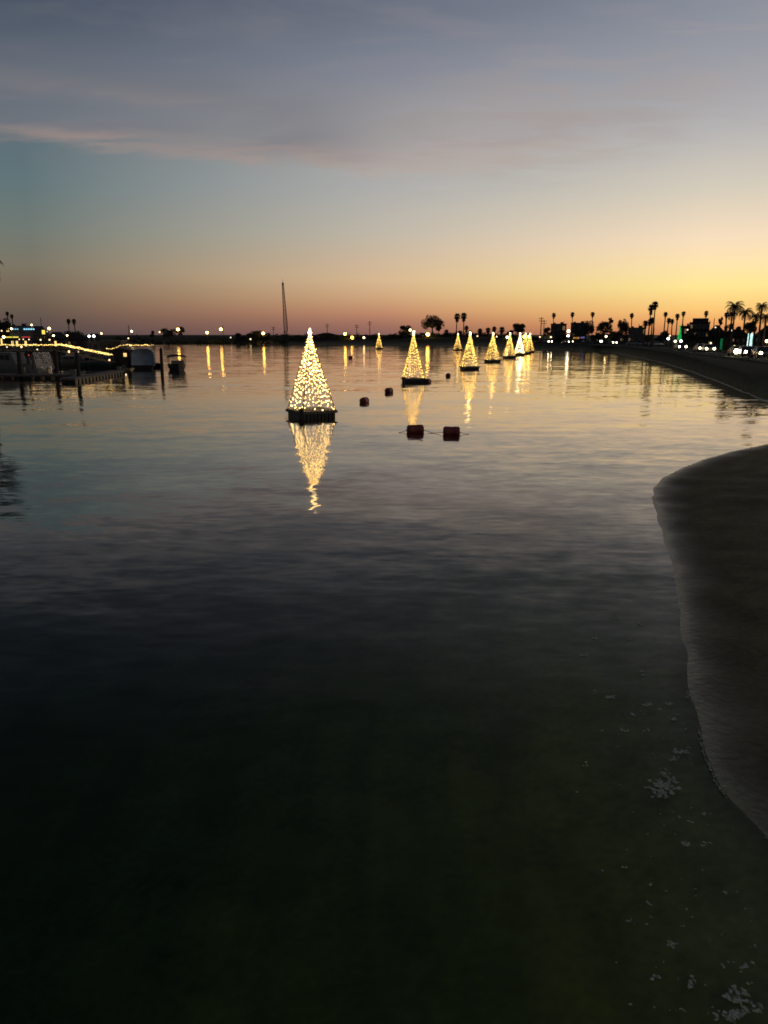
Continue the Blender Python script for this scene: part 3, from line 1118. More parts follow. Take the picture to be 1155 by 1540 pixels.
def broad_tree(px, py_top, py_low, Y, wpx, label, group, clumps=14, n=1500, shape='round', seed=0, lean=0.0, name='broad_tree', leaf_px=0.9):
    rnd = random.Random(seed * 13 + int(px * 3))
    W = metre(wpx, Y)
    x = at(px, 508, Y).x
    zb = ground_z(x, Y)
    zt, zl = at(px, py_top, Y).z, max(at(px, py_low, Y).z, zb + 0.3)
    Hc = zt - zl
    t = thing(name, label, 'tree' if name != 'shrub' else 'shrub', (x, Y, zb), group=group)
    cx = lean * (zt - zb)
    blobs = []
    for k in range(clumps):
        th = k * 2.4 + rnd.uniform(-.5, .5)
        if shape == 'umbrella':
            r = W * 0.36 * math.sqrt((k + .5) / clumps)
            zz = zl + Hc * (0.72 - 0.35 * (r / (W * .36)) ** 2 + rnd.uniform(-.15, .15))
            br = (W * rnd.uniform(.14, .2), W * rnd.uniform(.14, .2), Hc * rnd.uniform(.2, .3))
        elif shape == 'box':
            r = W * 0.34 * math.sqrt((k + .5) / clumps)
            zz = zl + Hc * rnd.uniform(0.25, 0.8)
            br = (W * .17, W * .17, Hc * .24)
        else:
            u = rnd.uniform(-0.7, 0.75)
            r = W * 0.33 * math.sqrt(max(0.1, 1 - u * u)) * rnd.uniform(.5, 1)
            zz = zl + Hc * (0.5 + 0.42 * u)
            br = (W * rnd.uniform(.13, .22), W * rnd.uniform(.13, .22), Hc * rnd.uniform(.13, .22))
        blobs.append((cx + r * math.cos(th), r * math.sin(th), zz - zb, *br))
    tk = MB()
    h0 = (zl - zb) + Hc * 0.25
    r0 = max(0.12, W * 0.03)
    tk.tube([(0, 0, -0.2), (cx * .3, 0, h0 * .5), (cx * .7, 0, h0)], [r0 * 1.3, r0, r0 * .75], 7)
    for b_ in blobs[::2]:
        tk.tube([(cx * .6, 0, h0 * .85), (b_[0] * .6 + cx * .2, b_[1] * .5, (h0 + b_[2]) / 2), (b_[0], b_[1], b_[2])], [r0 * .55, r0 * .4, r0 * .18], 5)
    tk.build('trunk', M['bark'], t)
    cr = MB()
    leaf_cloud(cr, blobs, int(n * 1.8), max(0.14, metre(leaf_px, Y)), rnd)
    cr.build('crown', M['leaf'], t)
    return t


def G_(s):
    return s


# -- far bank, centre
PB = 'palms on the far bank behind the lit trees'
fan_palm(686, 469, 425, 12.5, 'left palm of the tall pair above the small lit cone', PB, 0.7)
fan_palm(697, 468, 425, 13, 'right palm of the tall pair above the small lit cone', PB, 0.7)
fan_palm(671, 494, 420, 10.5, 'short palm just right of the umbrella tree', PB, 0.5)
fan_palm(691.5, 495, 418, 11, 'squat palm directly beneath the tall pair', PB, 0.6)
fan_palm(701, 488.5, 420, 9, 'slim medium palm just right of the tall pair', PB, 0.9)
fan_palm(706.5, 495.5, 415, 10, 'low palm behind the tip of the third lit cone', PB, 0.6)
fan_palm(721.5, 492, 405, 11, 'first of the squat palms between the third and fourth lit cones', PB, 0.8)
fan_palm(734, 490.5, 400, 11, 'second of the squat palms, left of the fourth lit cone', PB, 0.9)
fan_palm(742.5, 489.5, 400, 9.5, 'palm directly above the tip of the fourth lit cone', PB, 0.7)
fan_palm(754.5, 489, 395, 12, 'broad squat palm left of the leaning dark tree', PB, 1.0)
TB = 'trees along the far bank'
broad_tree(610, 489, 508, 428, 26, 'ragged bushy tree left of the umbrella tree, lamp glowing in it', TB, 16, 1300)
broad_tree(650, 474, 497, 426, 38, 'wide umbrella topped tree rising over the second lit cone', TB, 22, 1900, 'umbrella')
broad_tree(659.5, 487, 500, 424, 12, 'drooping small tree at the right edge of the umbrella tree', TB, 8, 500, 'umbrella')
broad_tree(777, 484, 503, 385, 25, 'leaning dark tree with heavy rounded top above the fifth lit cone', TB, 16, 1500, 'round', lean=0.12)
broad_tree(767, 495, 509, 390, 14, 'lower bushy tree at the left foot of the leaning dark tree', TB, 9, 600)
broad_tree(229, 495.5, 508, 440, 8, 'small upright tree at the left of the lone grove on the far bank', TB, 7, 400)
broad_tree(253, 493, 509, 440, 24, 'low rounded tree of the lone grove, between two lamps', TB, 14, 1000, 'box')
broad_tree(270, 489, 507, 438, 18, 'taller tree of the lone grove with a lamp shining in front', TB, 12, 900)
broad_tree(361, 500.5, 514, 436, 22, 'rounded dark tree left of the blocky tree by the crane', TB, 10, 900)
broad_tree(383, 497, 514, 434, 30, 'blocky clipped dark tree left of the crane', TB, 16, 1400, 'box')
broad_tree(400, 499, 513, 434, 16, 'tree at the right end of the blocky clump, lamp in its leaves', TB, 9, 700)
broad_tree(641, 500, 515, 424, 22, 'dark lamp-lit tree beneath the umbrella tree', TB, 10, 800)
broad_tree(590, 503, 515, 430, 22, 'low spreading tree left of the ragged bushy tree', TB, 9, 700)
broad_tree(5, 474, 500, 215, 30, 'dark leafy tree at the left edge beside the two slim palms', TB, 16, 1300)
broad_tree(110, 497, 510, 300, 36, 'low wide tree beneath the palm pair on the left shore', TB, 12, 1000, 'box')

# -- left shore palms
PL = 'palms on the left shore'
fan_palm(14.5, 467.5, 260, 7, 'taller palm of the slim pair at the far left', PL, 0.6)
fan_palm(22, 471.5, 260, 7, 'shorter palm of the slim pair at the far left', PL, 0.6)
fan_palm(104.5, 478, 290, 8.5, 'left palm of the pair above the marina roofs', PL, 0.5)
fan_palm(114.5, 478, 290, 9, 'right palm of the pair above the marina roofs', PL, 0.5)
feather_palm(-33, 398, 92, 40, 'big feather palm at the left edge with only frond tips in view', PL, seed=3)

# -- right shore palms
PR = 'palms along the right shore'
for px, pt, Y, w, lab, sk in [
        (831, 469, 330, 8.5, 'slim palm behind the flat roofed block beside the utility poles', .5),
        (860, 468, 330, 8.5, 'slim palm left of the round dark tree, second along the right shore', .5),
        (890, 467.5, 330, 8.5, 'slim palm rising right behind the round dark tree', .5),
        (949, 469.5, 260, 8.5, 'slim palm between the tall round tree and the tall palm pair', .5),
        (997.5, 467.5, 235, 8.5, 'slim palm right of the tall palm pair, above the dark bush', .5),
        (1002.5, 476.5, 250, 9, 'left one of the two short palms left of the green light cone', .5),
        (1009.5, 478, 252, 8.5, 'right one of the two short palms left of the green light cone', .5),
        (1016, 470, 245, 9, 'shaggy palm left of the green light cone, leaning a little', .9),
        (1024.5, 466.5, 245, 8.5, 'slim palm directly above the green light cone', .5),
        (1058, 466, 240, 9, 'slim lone palm behind the stepped apartment block', .4),
        (1090.5, 468, 170, 9.5, 'fan palm just left of the large feather palms', .6)]:
    fan_palm(px, pt, Y, w, lab, PR, sk)
fan_palm(974.5, 455.5, 215, 13, 'left and lower palm of the tallest pair on the right shore', PR, 1.8)
fan_palm(982, 450.5, 216, 13.5, 'right and higher palm of the tallest pair on the right shore', PR, 1.0)
fan_palm(969, 480, 214, 11, 'left one of the three short palms under the tallest pair', PR, .9)
fan_palm(974.5, 478, 213, 10, 'middle one of the three short palms under the tallest pair', PR, .7)
fan_palm(979.5, 475.5, 212, 10, 'right one of the three short palms under the tallest pair', PR, .7)
feather_palm(1105.5, 462, 150, 17, 'wide arching feather palm, tallest left of the white wrapped trunks', PR, seed=1)
feather_palm(1101, 473, 152, 11, 'lower feather palm just left of and below the wide arching one', PR, seed=2)
feather_palm(1121, 470, 150, 14, 'feather palm standing over the white wrapped trunks', PR, seed=4)
feather_palm(1146, 461, 128, 12, 'tall dark feather palm at the right edge', PR, seed=5)
feather_palm(1137, 476, 130, 13, 'short feather palm left of the right edge', PR, seed=6)
feather_palm(1152, 477, 120, 12, 'short feather palm right at the right edge', PR, seed=7)
TR = 'trees along the right shore'
broad_tree(822, 492, 509, 335, 15, 'small bushy tree left of the flat roofed block', TR, 9, 600)
broad_tree(885, 479, 508, 320, 20, 'dark round tree against the second block', TR, 14, 1200)
broad_tree(908, 482, 505, 310, 30, 'wide open crowned tree with gaps of sky and a lamp below', TR, 18, 1500)
broad_tree(917, 476, 487, 312, 9, 'small high leafy top poking above the open crowned tree', TR, 6, 350)
broad_tree(936, 478, 512, 295, 22, 'tall solid round tree left of the grey low building', TR, 16, 1700)
broad_tree(999, 497, 514, 240, 24, 'dark clipped bush right of the tallest palms', TR, 12, 1200, 'box')
broad_tree(1081, 476, 492, 200, 8, 'narrow upright tree on the slope right of the stepped block', TR, 8, 450)
broad_tree(1094, 485, 508, 170, 18, 'scraggly dark tree under the fan palm left of the big feather palms', TR, 10, 800)
broad_tree(1127, 482, 505, 135, 22, 'dark tree with a green glow behind the white wrapped trunks', TR, 12, 1100)
broad_tree(1150, 490, 512, 128, 22, 'dense dark tree at the right edge under the palms', TR, 12, 1100)
broad_tree(1112, 490, 512, 150, 18, 'dark bush left of the white wrapped trunks', TR, 10, 900)
broad_tree(1040, 497, 516, 215, 26, 'wide dark bush at the foot of the stepped block', TR, 12, 1100, 'box')
broad_tree(982, 503, 517, 262, 30, 'low dark shrubby tree behind the tallest palms', TR, 10, 1300, 'box')
broad_tree(1072, 494, 515, 205, 22, 'full dark tree between the sloping house and green wrapped post', TR, 12, 1500)
broad_tree(1092, 497, 518, 175, 24, 'full dark tree just left of the bush by the wrapped trunks', TR, 12, 1500)
broad_tree(846, 499, 514, 335, 18, 'dark bushy tree filling the gap between the two blocks', TR, 10, 1100)
broad_tree(925, 497, 514, 305, 24, 'low rounded tree left of the tall solid round tree', TR, 10, 1200)
broad_tree(900, 500, 514, 318, 26, 'low dark tree beneath the left side of the open crowned tree', TR, 10, 1200, 'box')
broad_tree(806, 505, 516, 345, 22, 'low dark bush left of the utility poles', TR, 9, 900, 'box')
broad_tree(866, 500, 514, 315, 30, 'low hedge like tree beside the coloured sign', TR, 10, 800, 'box')

# -- low scrub on the banks reads as one mass
sc = MB()
rnd = random.Random(3)
for k in range(420):
    px = rnd.uniform(175, 800)
    Y = rnd.uniform(418, 447)
    if px > 740:
        Y -= 45
    p = at(px, 508, Y)
    z = ground_z(p.x, Y)
    hh = rnd.uniform(0.6, 2.3) * (1.35 if rnd.random() < .2 else 1)
    leaf_cloud(sc, [(p.x, Y, z + hh * .45, rnd.uniform(1.2, 3.2), 1.4, hh * .6)], 46, 0.42, rnd)
for k in range(170):
    px = rnd.uniform(800, 1000)
    Y = rnd.uniform(285, 300) + (px < 850) * 14 - max(0, px - 930) * 0.9
    p = at(px, 508, Y)
    z = ground_z(p.x, Y)
    hh = rnd.uniform(0.3, 0.9)
    leaf_cloud(sc, [(p.x, Y, z + hh * .4, rnd.uniform(.8, 2.2), 1.0, hh * .6)], 34, 0.28, rnd)
tag(sc.build('bank_scrub', M['leaf']), 'dark low scrub covering the far bank above the waterline', 'scrub', kind='stuff')

# ------------------------------------------------------------------ crane
Y = 432
cb_ = at(431, 512, Y)
zb = ground_z(cb_.x, Y)
cr = thing('lattice_crane', 'tall lattice boom crane leaning slightly left, standing on the far bank', 'crane', (cb_.x, Y, zb))
b = MB()
for sx in (-1, 1):
    b.box((sx * 1.7, 0, 0.5), (0.9, 5.0, 1.0))
    for k in range(8):
        b.box((sx * 1.7, -2.3 + k * 0.66, 1.02), (0.94, 0.4, 0.08))
b.build('crawler_track', M['steel_dark'], cr)
b = MB()
b.box((0, 0.6, 2.1), (3.0, 4.6, 1.9), taper=0.94)
b.box((0, 3.2, 2.0), (3.3, 0.9, 1.5))
b.build('machine_house', M['steel_dark'], cr)
b = MB()
b.box((-1.9, -1.0, 2.2), (0.9, 1.5, 1.7), taper=0.9)
cab = b.build('operator_cab', M['steel_dark'], cr)
b = MB()
b.box((-1.9, -1.762, 2.5), (0.7, 0.03, 0.8))
b.build('cab_window', M['glass'], cab)
top = at(426.5, 429, Y) - Vector((cb_.x, Y, zb))
foot = Vector((0, -0.8, 2.4))
top.y = -3.0
bm_ = MB()
ns = 24
ax = (top - foot).normalized()
ux = Vector((1, 0, 0))
uy = ax.cross(ux).normalized()


def hw(f):
    return 0.95 * min(1, 0.35 + f * 5) * (1 - 0.62 * max(0, (f - .25) / .75)) * 0.95


rings = []
for k in range(ns + 1):
    f = k / ns
    c = foot.lerp(top, f)
    w_ = hw(f)
    rings.append([c + ux * w_ * a + uy * w_ * b_ for a, b_ in ((-1, -1), (1, -1), (1, 1), (-1, 1))])
for q in range(4):
    bm_.tube([r_[q] for r_ in rings], 0.11, 5)
for k in range(ns):
    for q in range(4):
        q2 = (q + 1) % 4
        a, b_ = (q, q2) if (k + q) % 2 else (q2, q)
        bm_.tube([rings[k][a], rings[k + 1][b_]], 0.06, 4)
        bm_.tube([rings[k][q], rings[k][q2]], 0.05, 4)
bm_.build('boom', M['steel_dark'], cr)
b = MB()
b.box(top + Vector((0, 0, 0.4)), (0.9, 1.2, 1.5))
b.tube([top + Vector((0, 0, 1.0)), top + Vector((-.05, 0, 3.0))], [0.12, 0.06], 5)
b.build('boom_head', M['steel_dark'], cr)
b = MB()
b.tube([top + Vector((0.1, -0.9, 0)), top + Vector((0.1, -0.9, -24))], 0.05, 4)
b.tube([top + Vector((0.1, -0.9, -24)), top + Vector((0.1, -0.9, -25.2))], [0.25, 0.35], 6)
b.build('hoist_line', M['steel_dark'], cr)
b = MB()
b.tube([top, Vector((0, 3.0, 5.2))], 0.05, 4)
b.tube([Vector((0, 3.0, 5.2)), Vector((0, 1.0, 3.0))], 0.12, 4)
b.tube([Vector((0, 3.0, 5.2)), Vector((0, 3.2, 2.8))], 0.08, 4)
b.build('boom_pendant', M['steel_dark'], cr)


# ------------------------------------------------------------------ buildings
def block(px0, px1, py_top, Y, depth, label, wall='wall_grey', storeys=2, cols=4, lit=(), roof='flat', name='building', cat='building', group=None, py_base=None, step=None, lit_mat='win_dim', parapet=True):
    xa, xb = at(px0, 505, Y).x, at(px1, 505, Y).x
    zb = ground_z((xa + xb) / 2, Y)
    zt = at((px0 + px1) / 2, py_top, Y).z
    W, Hh = xb - xa, zt - zb
    t = thing(name, label, cat, ((xa + xb) / 2, Y, zb), -math.atan2((xa + xb) / 2, Y), group=group)
    b = MB()
    wall_h = Hh if roof == 'flat' else Hh * 0.62
    b.box((0, depth / 2, wall_h / 2 - 0.25), (W, depth, wall_h + 0.5))
    if step:
        f0, f1, up = step
        b.box((W * ((f0 + f1) / 2 - .5), depth / 2 + 0.5, Hh + up / 2 - 0.05), (W * (f1 - f0), depth * 0.7, up + 0.1))
    b.build('wall', M[wall], t)
    r = MB()
    if roof == 'flat':
        if parapet:
            r.box((0, depth / 2, Hh + 0.12), (W + 0.3, depth + 0.3, 0.22))
            r.box((W * .2, depth / 2, Hh + 0.23 + 0.35), (min(1.6, W * .2), 1.4, 0.7))
            r.box((-W * .28, depth / 2 + 1, Hh + 0.23 + 0.25), (min(1.0, W * .15), 1.0, 0.5))
            r.tube([(W * .33, depth / 2, Hh + .2), (W * .33, depth / 2, Hh + 1.3)], 0.07, 5)
    elif roof == 'gable':
        o = 0.4
        r.prism([(-W / 2 - o, wall_h + .02), (W / 2 + o, wall_h + .02), (W * .12, Hh), (-W * .12, Hh)], -o, depth + o)
    elif roof == 'hip':
        o = 0.5
        r.add([(-W / 2 - o, -o, wall_h + .02), (W / 2 + o, -o, wall_h + .02), (W / 2 + o, depth + o, wall_h + .02), (-W / 2 - o, depth + o, wall_h + .02),
               (-W * .22, depth / 2, Hh), (W * .22, depth / 2, Hh)],
              [(0, 1, 5, 4), (1, 2, 5), (2, 3, 4, 5), (3, 0, 4), (3, 2, 1, 0)])
    r.build('roof', M['roof'], t)
    sh = wall_h / storeys
    cw = W / cols
    for s_ in range(storeys):
        for c in range(cols):
            cx = -W / 2 + cw * (c + .5)
            cz = sh * (s_ + .55)
            ww, wh = cw * 0.55, sh * 0.48
            if s_ == 0 and c == cols // 2:
                d = MB()
                d.box((cx, -0.03, min(2.1, sh * .8) / 2), (min(1.1, ww), 0.06, min(2.1, sh * .8)))
                dd = d.build('door', M['wall_dark'], t)
                hb = MB()
                hb.octa((cx + min(1.1, ww) * .36, -0.10, 1.0), 0.05)
                hb.build('handle', M['steel'], dd)
                continue
            fr = MB()
            for sg in (-1, 1):
                fr.box((cx + sg * ww / 2, -0.04, cz), (0.10, 0.08, wh + 0.1))
                fr.box((cx, -0.043, cz + sg * wh / 2), (ww + .1, 0.086, 0.10))
            fr.box((cx, -0.035, cz), (0.05, 0.07, wh))
            f = fr.build('window', M['trim'], t)
            pn = MB()
            pn.box((cx, -0.012, cz), (ww - 0.06, 0.024, wh - 0.06))
            pn.build('pane', G[lit_mat] if (s_, c) in lit else M['glass'], f)
    return t


BR = 'buildings along the right shore'
block(828, 851, 487.5, 345, 12, 'flat roofed dark block just right of the utility poles', 'wall_dark', 2, 3, {(1, 2)}, group=BR)
block(858, 882, 486, 348, 12, 'second dark block half hidden by the round tree', 'wall_dark', 2, 3, {(0, 0)}, group=BR)
block(945, 970, 493.5, 285, 14, 'long low grey building left of the tallest palms', 'wall_grey', 2, 5, {(1, 4), (0, 0)}, group=BR)
block(1037, 1065, 485.5, 240, 14, 'stepped apartment block with a raised penthouse left of the slope', 'wall_dark', 3, 5, {(2, 0), (1, 4), (1, 1)}, group=BR, step=(0.12, 0.92, 1.4))
block(1022, 1038, 491, 244, 11, 'lower wing left of the stepped block, behind the green cone', 'wall_dark', 2, 3, {(1, 1)}, group=BR)
block(1066, 1088, 489, 236, 12, 'sloping roofed house right of the stepped block', 'wall_dark', 2, 4, {(0, 0), (1, 3)}, 'gable', group=BR)
block(890, 945, 502, 330, 10, 'very low row of dark houses behind the open crowned tree', 'wall_dark', 1, 8, {(0, 1), (0, 6)}, 'hip', group=BR)
block(1085, 1128, 495, 190, 12, 'dark house behind the feather palms', 'wall_dark', 2, 6, {(1, 2), (0, 4)}, 'gable', group=BR)
block(1138, 1185, 490, 160, 12, 'dark house at the right edge behind the palms', 'wall_dark', 2, 5, {(0, 1)}, 'hip', group=BR)
block(660, 692, 503, 436, 10, 'long pale low building behind the short palms on the far bank', 'wall_grey', 1, 6, {}, parapet=False)
block(474, 508, 500.5, 432, 14, 'dark gabled shed right of the nearest lit cone tip', 'wall_dark', 1, 4, {}, 'gable', name='boat_shed', cat='shed')
block(417, 451, 508.3, 428, 8, 'low flat site hut at the foot of the crane', 'wall_dark', 1, 4, {}, name='site_hut', cat='hut', parapet=False)
BLg = 'buildings on the left shore'
lb = block(16, 46, 491, 235, 14, 'dark blue lit restaurant with pale neon bars at the far left', 'wall_blue', 2, 5, {(0, 0), (0, 1), (0, 3)}, group=BLg, lit_mat='win_warm', parapet=True)
b = MB()
for k in range(5):
    b.box((1.2 + k * 0.62, -0.22, at(38, 495, 235).z - lb.location.z), (0.46, 0.12, 0.34))
s1 = b.build('neon_sign', G['neon_blue'], lb)
b = MB()
for k in range(4):
    b.box((-2.3 + k * 0.55, -0.22, at(38, 495, 235).z - lb.location.z), (0.34, 0.12, 0.2))
b.build('neon_sign', G['neon_blue'], lb)
b = MB()
b.box((-2.4, -0.5, at(10, 507, 235).z - lb.location.z), (3.6, 0.25, 0.28))
b.build('sign_strip', G['neon_yellow'], lb)
b = MB()
b.box((1.4, -0.5, at(36, 507, 235).z - lb.location.z), (2.4, 0.25, 0.16))
b.build('sign_strip', G['neon_red'], lb)
b = MB()
b.box((0, -0.8, at(36, 509, 235).z - lb.location.z), (6.4, 1.3, 0.14))
b.build('awning', M['canvas_dark'], lb)
block(-40, 15, 486, 240, 14, 'dark building leaving the frame at the left behind the leafy tree', 'wall_dark', 2, 6, {(0, 4), (1, 5)}, group=BLg, lit_mat='win_warm')
block(46, 72, 490, 262, 14, 'tall dark roofed house right of the blue lit restaurant', 'wall_dark', 2, 4, {(0, 2)}, 'hip', group=BLg, lit_mat='win_warm')
block(72, 100, 499, 268, 12, 'lower dark house left of the palm pair', 'wall_dark', 1, 4, {(0, 1)}, 'hip', group=BLg, lit_mat='win_warm')
block(100, 130, 502, 275, 12, 'dark roofed marina house beneath the palm pair', 'wall_dark', 1, 4, {(0, 0)}, 'gable', group=BLg)
block(131, 154, 501.5, 240, 9, 'small pale marina cafe with two dazzling white floodlights', 'wall_cream', 1, 3, {}, 'hip', group=BLg)

# ------------------------------------------------------------------ lamps and poles
def lamp_post(px, py, Y, rpx, label, mat, group, arm=0.0, name='street_lamp', cat='street lamp'):
    p = at(px, py, Y)
    zb = ground_z(p.x, Y)
    h = max(p.z - zb, 0.6)
    t = thing(name, label, cat, (p.x, Y, zb), group=group)
    b = MB()
    ro = 0.07 + 0.0001 * Y
    ax_ = arm
    if arm:
        b.tube([(ax_, 0.1, -.2), (ax_, 0.1, h * .92), (ax_ * .7, 0.1, h + .1), (0, 0, h + 0.15)], [ro * 1.3, ro * .8, ro * .6, ro * .5], 6)
    else:
        b.tube([(0, 0, -.2), (0, 0, h)], [ro * 1.3, ro * .7], 6)
    b.build('pole', M['steel_dark'], t)
    r = metre(rpx, Y) * (0.68 if px < 200 else 0.85)
    hb = MB()
    hb.ball((0, 0, h), r, 10, 6, sz=0.9)
    hd = hb.build('lamp_globe', G[mat], t)
    cp = MB()
    cp.tube([(0, 0, h + r * .88), (0, 0, h + r * 1.05)], [r * .6, r * .25], 8)
    cp.build('lamp_cap', M['steel_dark'], hd)
    return t


LB = 'lamps along the far bank'
for a in [
        (198, 498.2, 438, 2.2, 'white lamp just right of the bare pole, above the moored covered boat', 'lamp_warm'),
        (240, 499.4, 436, 1.6, 'small white lamp between the small upright tree and rounded grove tree', 'lamp_soft'),
        (267.5, 495.5, 434, 2.5, 'amber lamp in front of the taller grove tree', 'lamp_amber'),
        (311.5, 500.2, 434, 2.2, 'left one of the two lone bright lamps on the open bank', 'lamp_amber'),
        (332.2, 495.2, 434, 2.4, 'right and higher of the two lone bright lamps, beside a pole', 'lamp_amber'),
        (376.7, 510, 428, 1.5, 'low pale lamp under the blocky tree', 'lamp_soft'),
        (396, 501.4, 430, 2.3, 'amber lamp at the right of the blocky tree', 'lamp_amber'),
        (347, 507.5, 436, 1.2, 'tiny faint lamp right of the two lone lamps', 'lamp_dim'),
        (519, 502, 432, 2.2, 'yellow lamp right of the gabled shed', 'lamp_amber'),
        (530, 510.5, 424, 3.2, 'big low amber lamp, brightest in the middle of the far bank', 'lamp_amber'),
        (547, 510.5, 426, 1.9, 'pinkish lamp between the two middle utility poles', 'lamp_warm'),
        (617, 496.3, 422, 2.0, 'warm lamp in the ragged bushy tree', 'lamp_warm'),
        (643.5, 503, 418, 3.0, 'amber lamp lighting the leaves under the umbrella tree', 'lamp_amber'),
        (718, 505.5, 400, 1.4, 'small lamp right behind the third lit cone', 'lamp_soft'),
        (747.5, 506, 395, 1.7, 'lamp beside the tip of the fourth lit cone', 'lamp_warm'),
        (763, 510.2, 380, 2.4, 'white lamp left of the fifth lit cone', 'lamp_warm'),
        (789, 506.3, 350, 2.9, 'left one of the two bright lamps above the end of the row', 'lamp_amber'),
        (795.5, 506.3, 350, 2.6, 'right one of the two bright lamps above the end of the row', 'lamp_amber')]:
    lamp_post(*a, LB)
LR = 'lamps along the right shore'
for a in [
        (812, 506.8, 330, 1.4, 'small yellow lamp at the foot of the utility poles', 'lamp_soft'),
        (828.5, 507, 325, 1.7, 'slanting white lamp left of the flat roofed block door', 'lamp_soft'),
        (855, 498, 320, 2.4, 'upper one of the two stacked white lamps between the blocks', 'lamp_white'),
        (854.4, 505.5, 318, 2.3, 'lower one of the two stacked white lamps between the blocks', 'lamp_white'),
        (845.5, 516, 310, 1.6, 'low yellow lamp near the water between the blocks', 'lamp_soft'),
        (904, 513.6, 300, 2.4, 'white lamp under the open crowned tree, with a long reflection', 'lamp_white'),
        (911.5, 506, 305, 1.7, 'yellowish lamp high under the open crowned tree', 'lamp_warm'),
        (927, 518.4, 292, 1.2, 'small greenish lamp left of the tall solid tree', 'lamp_soft'),
        (970, 496, 218, 1.2, 'dim lamp on the corner of the long grey building', 'lamp_soft'),
        (1005, 509.3, 215, 2.3, 'white lamp in front of the dark clipped bush', 'lamp_white'),
        (1007.5, 505, 216, 1.5, 'small lamp directly over the white lamp at the clipped bush', 'lamp_soft'),
        (1015.5, 513.3, 205, 2.0, 'warm lamp just left of the green light cone', 'lamp_warm'),
        (1024, 513, 204, 2.2, 'white lamp at the base of the green light cone', 'lamp_white'),
        (1034, 496, 232, 1.4, 'faint lamp on the lower wing behind the green cone', 'lamp_dim'),
        (1069, 516, 175, 1.7, 'bluish white lamp left of the green wrapped post', 'lamp_soft'),
        (1076, 492.3, 195, 1.3, 'tiny lamp on the sloping roofed house', 'lamp_dim'),
        (1101, 497, 160, 1.4, 'tiny pale lamp under the large feather palms', 'lamp_soft'),
        (1100, 517.5, 150, 1.4, 'small lamp above the dazzling headlights', 'lamp_soft'),
        (1104.5, 520.5, 148, 1.7, 'yellow green lamp just over the dazzling headlights', 'lamp_soft'),
        (1153.5, 513, 118, 2.8, 'yellow and white lamp at the right edge', 'lamp_warm')]:
    lamp_post(*a, LR)
LLg = 'lamps on the left shore'
for a in [
        (2.5, 497.5, 205, 1.6, 'small orange lamp at the left edge', 'lamp_soft'),
        (17, 494.4, 225, 2.2, 'white lamp on the left corner of the blue lit restaurant', 'lamp_warm'),
        (5.5, 506.8, 200, 2.8, 'bright white lamp at the left end of the yellow sign strip', 'lamp_warm'),
        (47.5, 488.5, 250, 1.6, 'white lamp on the roof right of the blue lit restaurant', 'lamp_warm'),
        (74, 494, 240, 2.7, 'large amber globe right of the yellow hanging sign', 'lamp_amber'),
        (71, 498.6, 238, 1.1, 'tiny orange lamp lower left of the large amber globe', 'lamp_dim'),
        (80.5, 504.8, 236, 2.1, 'oval white lamp right of the yellow hanging sign', 'lamp_warm'),
        (101, 504.5, 250, 1.8, 'lone white lamp left of the palm pair roofs', 'lamp_warm'),
        (29, 510.3, 190, 1.3, 'first of the three small path lamps below the red strip', 'lamp_soft'),
        (35, 510.3, 190, 1.3, 'second of the three small path lamps below the red strip', 'lamp_soft'),
        (43.5, 510.5, 190, 1.4, 'third and rightmost of the small path lamps below the red strip', 'lamp_soft'),
        (61, 511, 180, 1.9, 'left oval deck lamp above the pier lights', 'lamp_soft'),
        (74.5, 511, 180, 1.9, 'right oval deck lamp above the pier lights', 'lamp_soft'),
        (134, 505.6, 228, 2.5, 'left one of the two dazzling cafe floodlights', 'lamp_white'),
        (141, 505.4, 228, 2.7, 'right one of the two dazzling cafe floodlights', 'lamp_white'),
        (152.5, 501.5, 228, 1.7, 'golden lamp at the right corner of the pale cafe', 'lamp_warm'),
        (193, 508.8, 300, 1.7, 'flat white lamp low on the shore under the bare pole', 'lamp_soft')]:
    lamp_post(*a, LLg)


def utility_pole(px, py, Y, label, w=0.14, cross=True, group='utility poles on the skyline'):
    p = at(px, py, Y)
    zb = ground_z(p.x, Y)
    h = p.z - zb
    t = thing('utility_pole', label, 'utility pole', (p.x, Y, zb), rz=rnd.uniform(-.5, .5), group=group)
    b = MB()
    b.tube([(0, 0, -.3), (0, 0, h)], [w * 1.35, w], 7)
    b.build('pole', M['wood_dark'], t)
    if cross:
        for dz in (0.6, 1.6):
            c = MB()
            c.box((0, -w * 1.2, h - dz), (2.2, 0.14, 0.16))
            ca = c.build('crossarm', M['wood_dark'], t)
            i_ = MB()
            for q in (-.95, -.5, .5, .95):
                i_.tube([(q, -w * 1.2, h - dz + .08), (q, -w * 1.2, h - dz + .3)], 0.06, 5)
            i_.build('insulator', M['steel'], ca)
    return t


for a in [(193, 489, 436, 'bare pole left of the lone grove on the far bank', .16, False),
          (335, 489, 435, 'pole behind the right one of the two lone lamps', .13, False),
          (411, 491, 433, 'utility pole left of the crane', .15, True),
          (450.5, 503, 440, 'short thin pole right of the crane hut', .1, False),
          (492, 487, 432, 'utility pole rising behind the gabled shed', .15, True),
          (536.5, 488, 431, 'left one of the two middle utility poles', .15, True),
          (556, 483, 430, 'right and taller of the two middle utility poles', .16, True),
          (814.3, 477, 335, 'taller of the two utility poles left of the flat roofed block', .17, True),
          (818.5, 481, 345, 'shorter of the two utility poles left of the flat roofed block', .14, True),
          (61, 478, 270, 'thin mast over the dark houses on the left shore', .09, False),
          (961, 487, 290, 'thin roof mast on the long grey building', .08, False),
          (984, 493, 230, 'thin pole among the short palms', .08, False),
          (1067.5, 482, 245, 'thin pole on the roof right of the stepped block', .09, False),
          (1074.5, 478.5, 246, 'taller thin pole left of the narrow upright tree', .1, False)]:
    utility_pole(*a)

